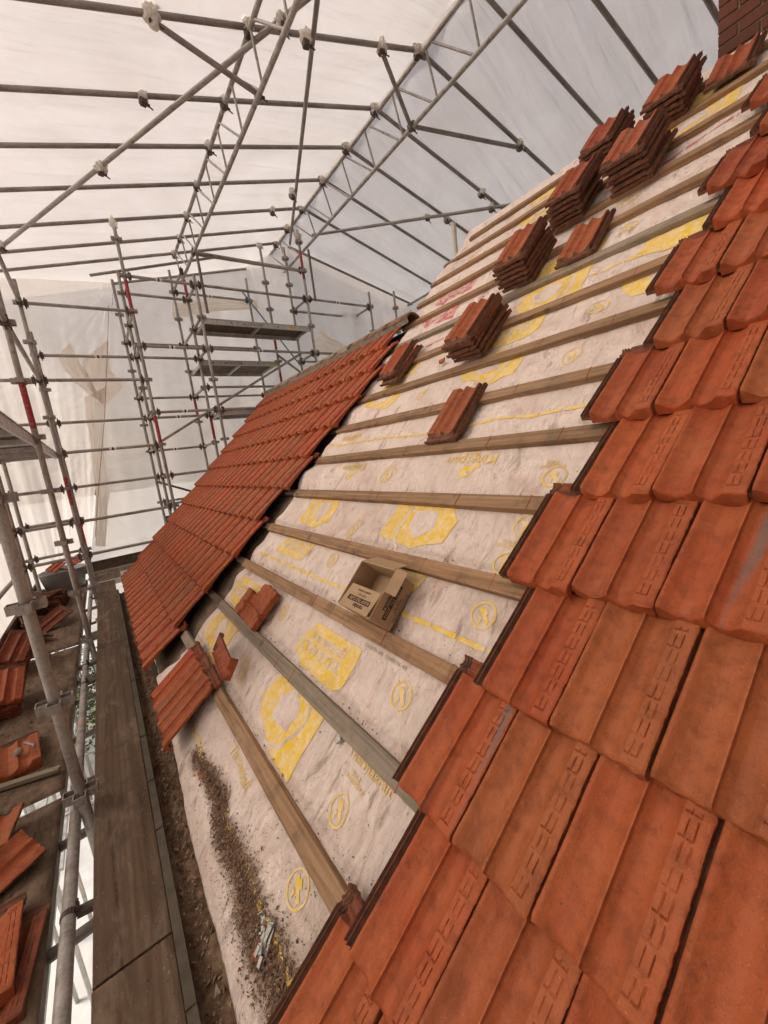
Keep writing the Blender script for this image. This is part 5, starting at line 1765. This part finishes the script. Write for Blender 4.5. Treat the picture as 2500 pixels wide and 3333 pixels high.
# ================================================================== TENT FRAME TUBES
WRAPS = [blob_mesh('plastic_wrap', 0.050, M['wrap'], s, (1.0, 1.1, 1.15), 3, 0.55) for s in (1, 2, 3)]
COUP = MB().box((-0.034, -0.030, -0.030), (0.034, 0.030, 0.030), bev=0.008).box((-0.012, 0.026, -0.02), (0.012, 0.058, -0.002)).tube((0.0, 0.05, -0.02), (0.02, 0.075, -0.05), 0.007, 8).box((-0.05, -0.026, 0.0), (-0.02, -0.006, 0.05))
COUP_ME = COUP.mesh('coupler', M['fitting'])


def local_at(o, P):
    d = Vector(P) - o.location
    return o.rotation_euler.to_matrix().inverted() @ d


def wrap_at(o, P, s=1.0, coup=True):
    L = local_at(o, P)
    w = obj('plastic_wrap', random.choice(WRAPS), o, L + Vector((random.uniform(-0.02, 0.02), random.uniform(-0.02, 0.02), 0)), (random.uniform(0, 6), random.uniform(0, 6), random.uniform(0, 6)))
    w.scale = (s * random.uniform(0.75, 1.1), s * random.uniform(0.75, 1.1), s * random.uniform(0.8, 1.25))
    if coup:
        Ri = o.rotation_euler.to_matrix().inverted()
        c = obj('coupler', COUP_ME, o, L + Ri @ Vector((0, 0, -0.055)), (Ri @ Matrix.Rotation(random.uniform(-0.5, 0.5), 3, 'Z')))


def roof_tube(name, p, q, label, cat, group, mat=None, r=0.0242, wraps=(), coups=()):
    o = tube_obj(name, p, q, mat or M['steelm'], r=r, n=16, hollow=0.004)
    tag(o, label, cat, group)
    for (P, s) in wraps:
        wrap_at(o, P, s)
    for P in coups:
        Ri = o.rotation_euler.to_matrix().inverted()
        obj('coupler', COUP_ME, o, local_at(o, P), Ri)
    return o


RG = 'rafter tubes of the temporary roof'


def lp(xi, Y, dz=0.0):
    return Vector((xi + SK * (Y - 3.85), Y, left_plane(Y) + 0.05 + dz))


def rp(xi, Y, dz=0.0):
    return Vector((xi + 0.15 * (Y - 3.85), Y, right_plane(Y) + 0.05 + dz))


vis = [x for x in RAFT if x <= -2.85]
for i, xi in enumerate(RAFT):
    n_ = i - 5
    wl_, wr_ = [], []
    if xi <= -3.6:
        wl_ = [(lp(xi, 1.92, 0.0), 0.8 if xi < -5 else 1.0), (lp(xi, 3.82, 0.0), 1.0)]
    if xi in (-3.62, -4.47):
        wl_.append((lp(xi, 1.12), 1.3 if xi > -4 else 0.9))
    if xi == -3.62: wl_.append((lp(xi, 3.35), 1.1))
    if xi == -6.75: wl_.append((lp(xi, 3.3), 0.8))
    pos = ('%s from the viewer' % ORD[i + 1])
    roof_tube('rafter_tube', lp(xi, -1.15 if xi > -7.9 else -0.7), lp(xi, 3.93), 'left-slope rafter tube under the bright sheet, %s' % pos, 'rafter', RG, wraps=wl_)
    if xi > -7.3:
        wr_ = [(rp(xi, 5.35), 1.0)] if xi in (-3.62,) else []
        if xi in (-4.47, -5.2): wr_ = [(rp(xi, 5.55), 0.9)]
        roof_tube('rafter_tube', rp(xi, 3.77), rp(xi, 6.62), 'right-slope rafter tube under the grey sheet, %s' % pos, 'rafter', RG, wraps=wr_)
roof_tube('rafter_tube', (-7.85, 4.02, 4.24), (-7.2, 6.64, 3.17), 'last right-slope rafter at the far gable fold', 'rafter', RG)
roof_tube('rafter_tube', (-9.36, 0.95, 3.72), (-9.07, 3.54, 4.25), 'last left-slope rafter at the far gable fold', 'rafter', RG)
roof_tube('rafter_tube', (-8.85, 0.60, 3.62), (-8.37, 2.7, 4.05), 'short stub rafter with a free end near the left corner', 'rafter', RG)
roof_tube('eave_tube', (-7.25, 6.55, 3.16), (2.5, 6.52, 3.18), 'long eave tube at the bottom of the right slope', 'eave tube', 'eave tubes')
roof_tube('eave_tube', (-7.25, 6.55, 2.75), (2.5, 6.52, 2.72), 'lower rail tube below the right eave', 'eave tube', 'eave tubes')


# ladder beams --------------------------------------------------------------------------
def ladder(name, yu, zu, yl, zl, x0, x1, label, step=0.62):
    e = empty(name, (x0, yu, zl))
    tag(e, label, 'ladder beam', 'ladder beams')
    b = Vector((x0, yu, zl))
    U = lambda x: Vector((x, yu, zu)) - b
    D = lambda x: Vector((x, yl, zl)) - b
    MB().tube(U(x0), U(x1), 0.0242, 16, hollow=0.004).build('chord', M['steel'], e)
    MB().tube(D(x0), D(x1), 0.0242, 16, hollow=0.004).build('chord', M['steel'], e)
    x = x0 + 0.12; k = 0
    while x < x1 - 0.4:
        MB().tube(U(x), D(x), 0.013, 8).build('rung', M['steel'], e)
        MB().tube(U(x + 0.08), D(x + step - 0.06), 0.013, 8).build('diagonal', M['steel'], e)
        x += step; k += 1
    return e


ladder('ladder_beam', 1.92, 3.90, 1.955, 3.45, -8.3, 2.4, 'left ladder beam running away under the bright slope')
ladder('ladder_beam', 3.85, 4.29, 3.97, 3.84, -8.6, 2.4, 'ridge ladder beam running away under the tent ridge')
# struts and braces
BG = 'struts and braces of the temporary roof'
roof_tube('roof_strut', lp(-3.62, 1.12, -0.05), (-4.0, 1.98, 3.50), 'dark strut from the first wrapped rafter joint down to the left ladder beam', 'strut', BG, coups=[(-4.0, 1.98, 3.5)])
roof_tube('roof_strut', lp(-3.62, 3.35, -0.05), (-3.98, 3.97, 3.84), 'dark strut from the rafter down to the ridge ladder beam', 'strut', BG, coups=[(-3.98, 3.97, 3.84)])
roof_tube('roof_strut', rp(-3.62, 5.35, -0.05), (-3.95, 3.97, 3.84), 'nearly level strut from the ridge ladder beam to the right slope', 'strut', BG, coups=[(-3.95, 3.97, 3.86)])
roof_tube('plan_brace', (-2.6, 2.77, 4.00), (-7.75, -0.51, 3.33), 'long brace slanting down to the left edge under the bright sheet', 'brace', BG, M['steel'],
          wraps=[((-3.62, 2.12, 3.87), 1.0), ((-5.80, 0.73, 3.58), 1.15), ((-7.6, -0.42, 3.36), 1.1)])
roof_tube('plan_brace', (-2.4, 2.0, 3.84), (-7.75, 4.02, 4.24), 'dark brace hanging down the middle beside the ridge beam', 'brace', BG,
          wraps=[((-3.72, 2.42, 3.94), 0.95), ((-6.1, 3.33, 4.1), 0.9)])
roof_tube('plan_brace', (-7.05, 4.15, 4.10), (-3.0, 6.4, 3.18), 'brace slanting across the right slope', 'brace', BG, wraps=[((-4.2, 5.75, 3.48), 0.9), ((-5.1, 5.25, 3.7), 0.9)])
ledger((-7.15, 1.92, 3.45), (-7.05, 3.87, 3.42), 'level tie tube between the two ladder beams at the gable', 'ties', None, False, name='tie_tube', cat='tube')
# bagged tops of gable standards
for i, (x, y, z) in enumerate([(-7.10, 0.91, 3.66), (-7.80, 3.39, 4.12), (-7.10, 3.87, 4.05)]):
    w = obj('plastic_wrap', WRAPS[i % 3], None, (x, y, z), (i, i * 2, 0)); w.scale = (1.0, 1.0, 1.3)
    tag(w, ['crumpled plastic tied over the corner standard top', 'crumpled plastic tied over the standard left of the ridge', 'crumpled plastic tied over the ridge standard top'][i], 'plastic wrap', 'plastic tied over standard tops')
# cord and junction box
cordpts = [pix(235, 660, 0, -8.85), pix(232, 760, 0, -8.85), pix(226, 900, 0, -8.85), pix(214, 1040, 0, -8.85), pix(206, 1160, 0, -8.85)]
mb = MB()
for a, b in zip(cordpts[:-1], cordpts[1:]):
    mb.tube(a - cordpts[-1], b - cordpts[-1], 0.006, 6)
tag(mb.build('cord', M['rope'], None, cordpts[-1]), 'thin pinkish cord hanging down the sheeting corner', 'cord')
jb = empty('junction_box', (-7.62, 0.86, -0.78))
tag(jb, 'small dark blue box strapped to the corner standards', 'box')
MB().box((-0.05, -0.06, -0.09), (0.05, 0.06, 0.09), bev=0.01).build('body', M['blue'], jb)
MB().box((0.05, -0.045, -0.06), (0.058, 0.045, 0.06), bev=0.003).build('lid', M['blue'], jb)
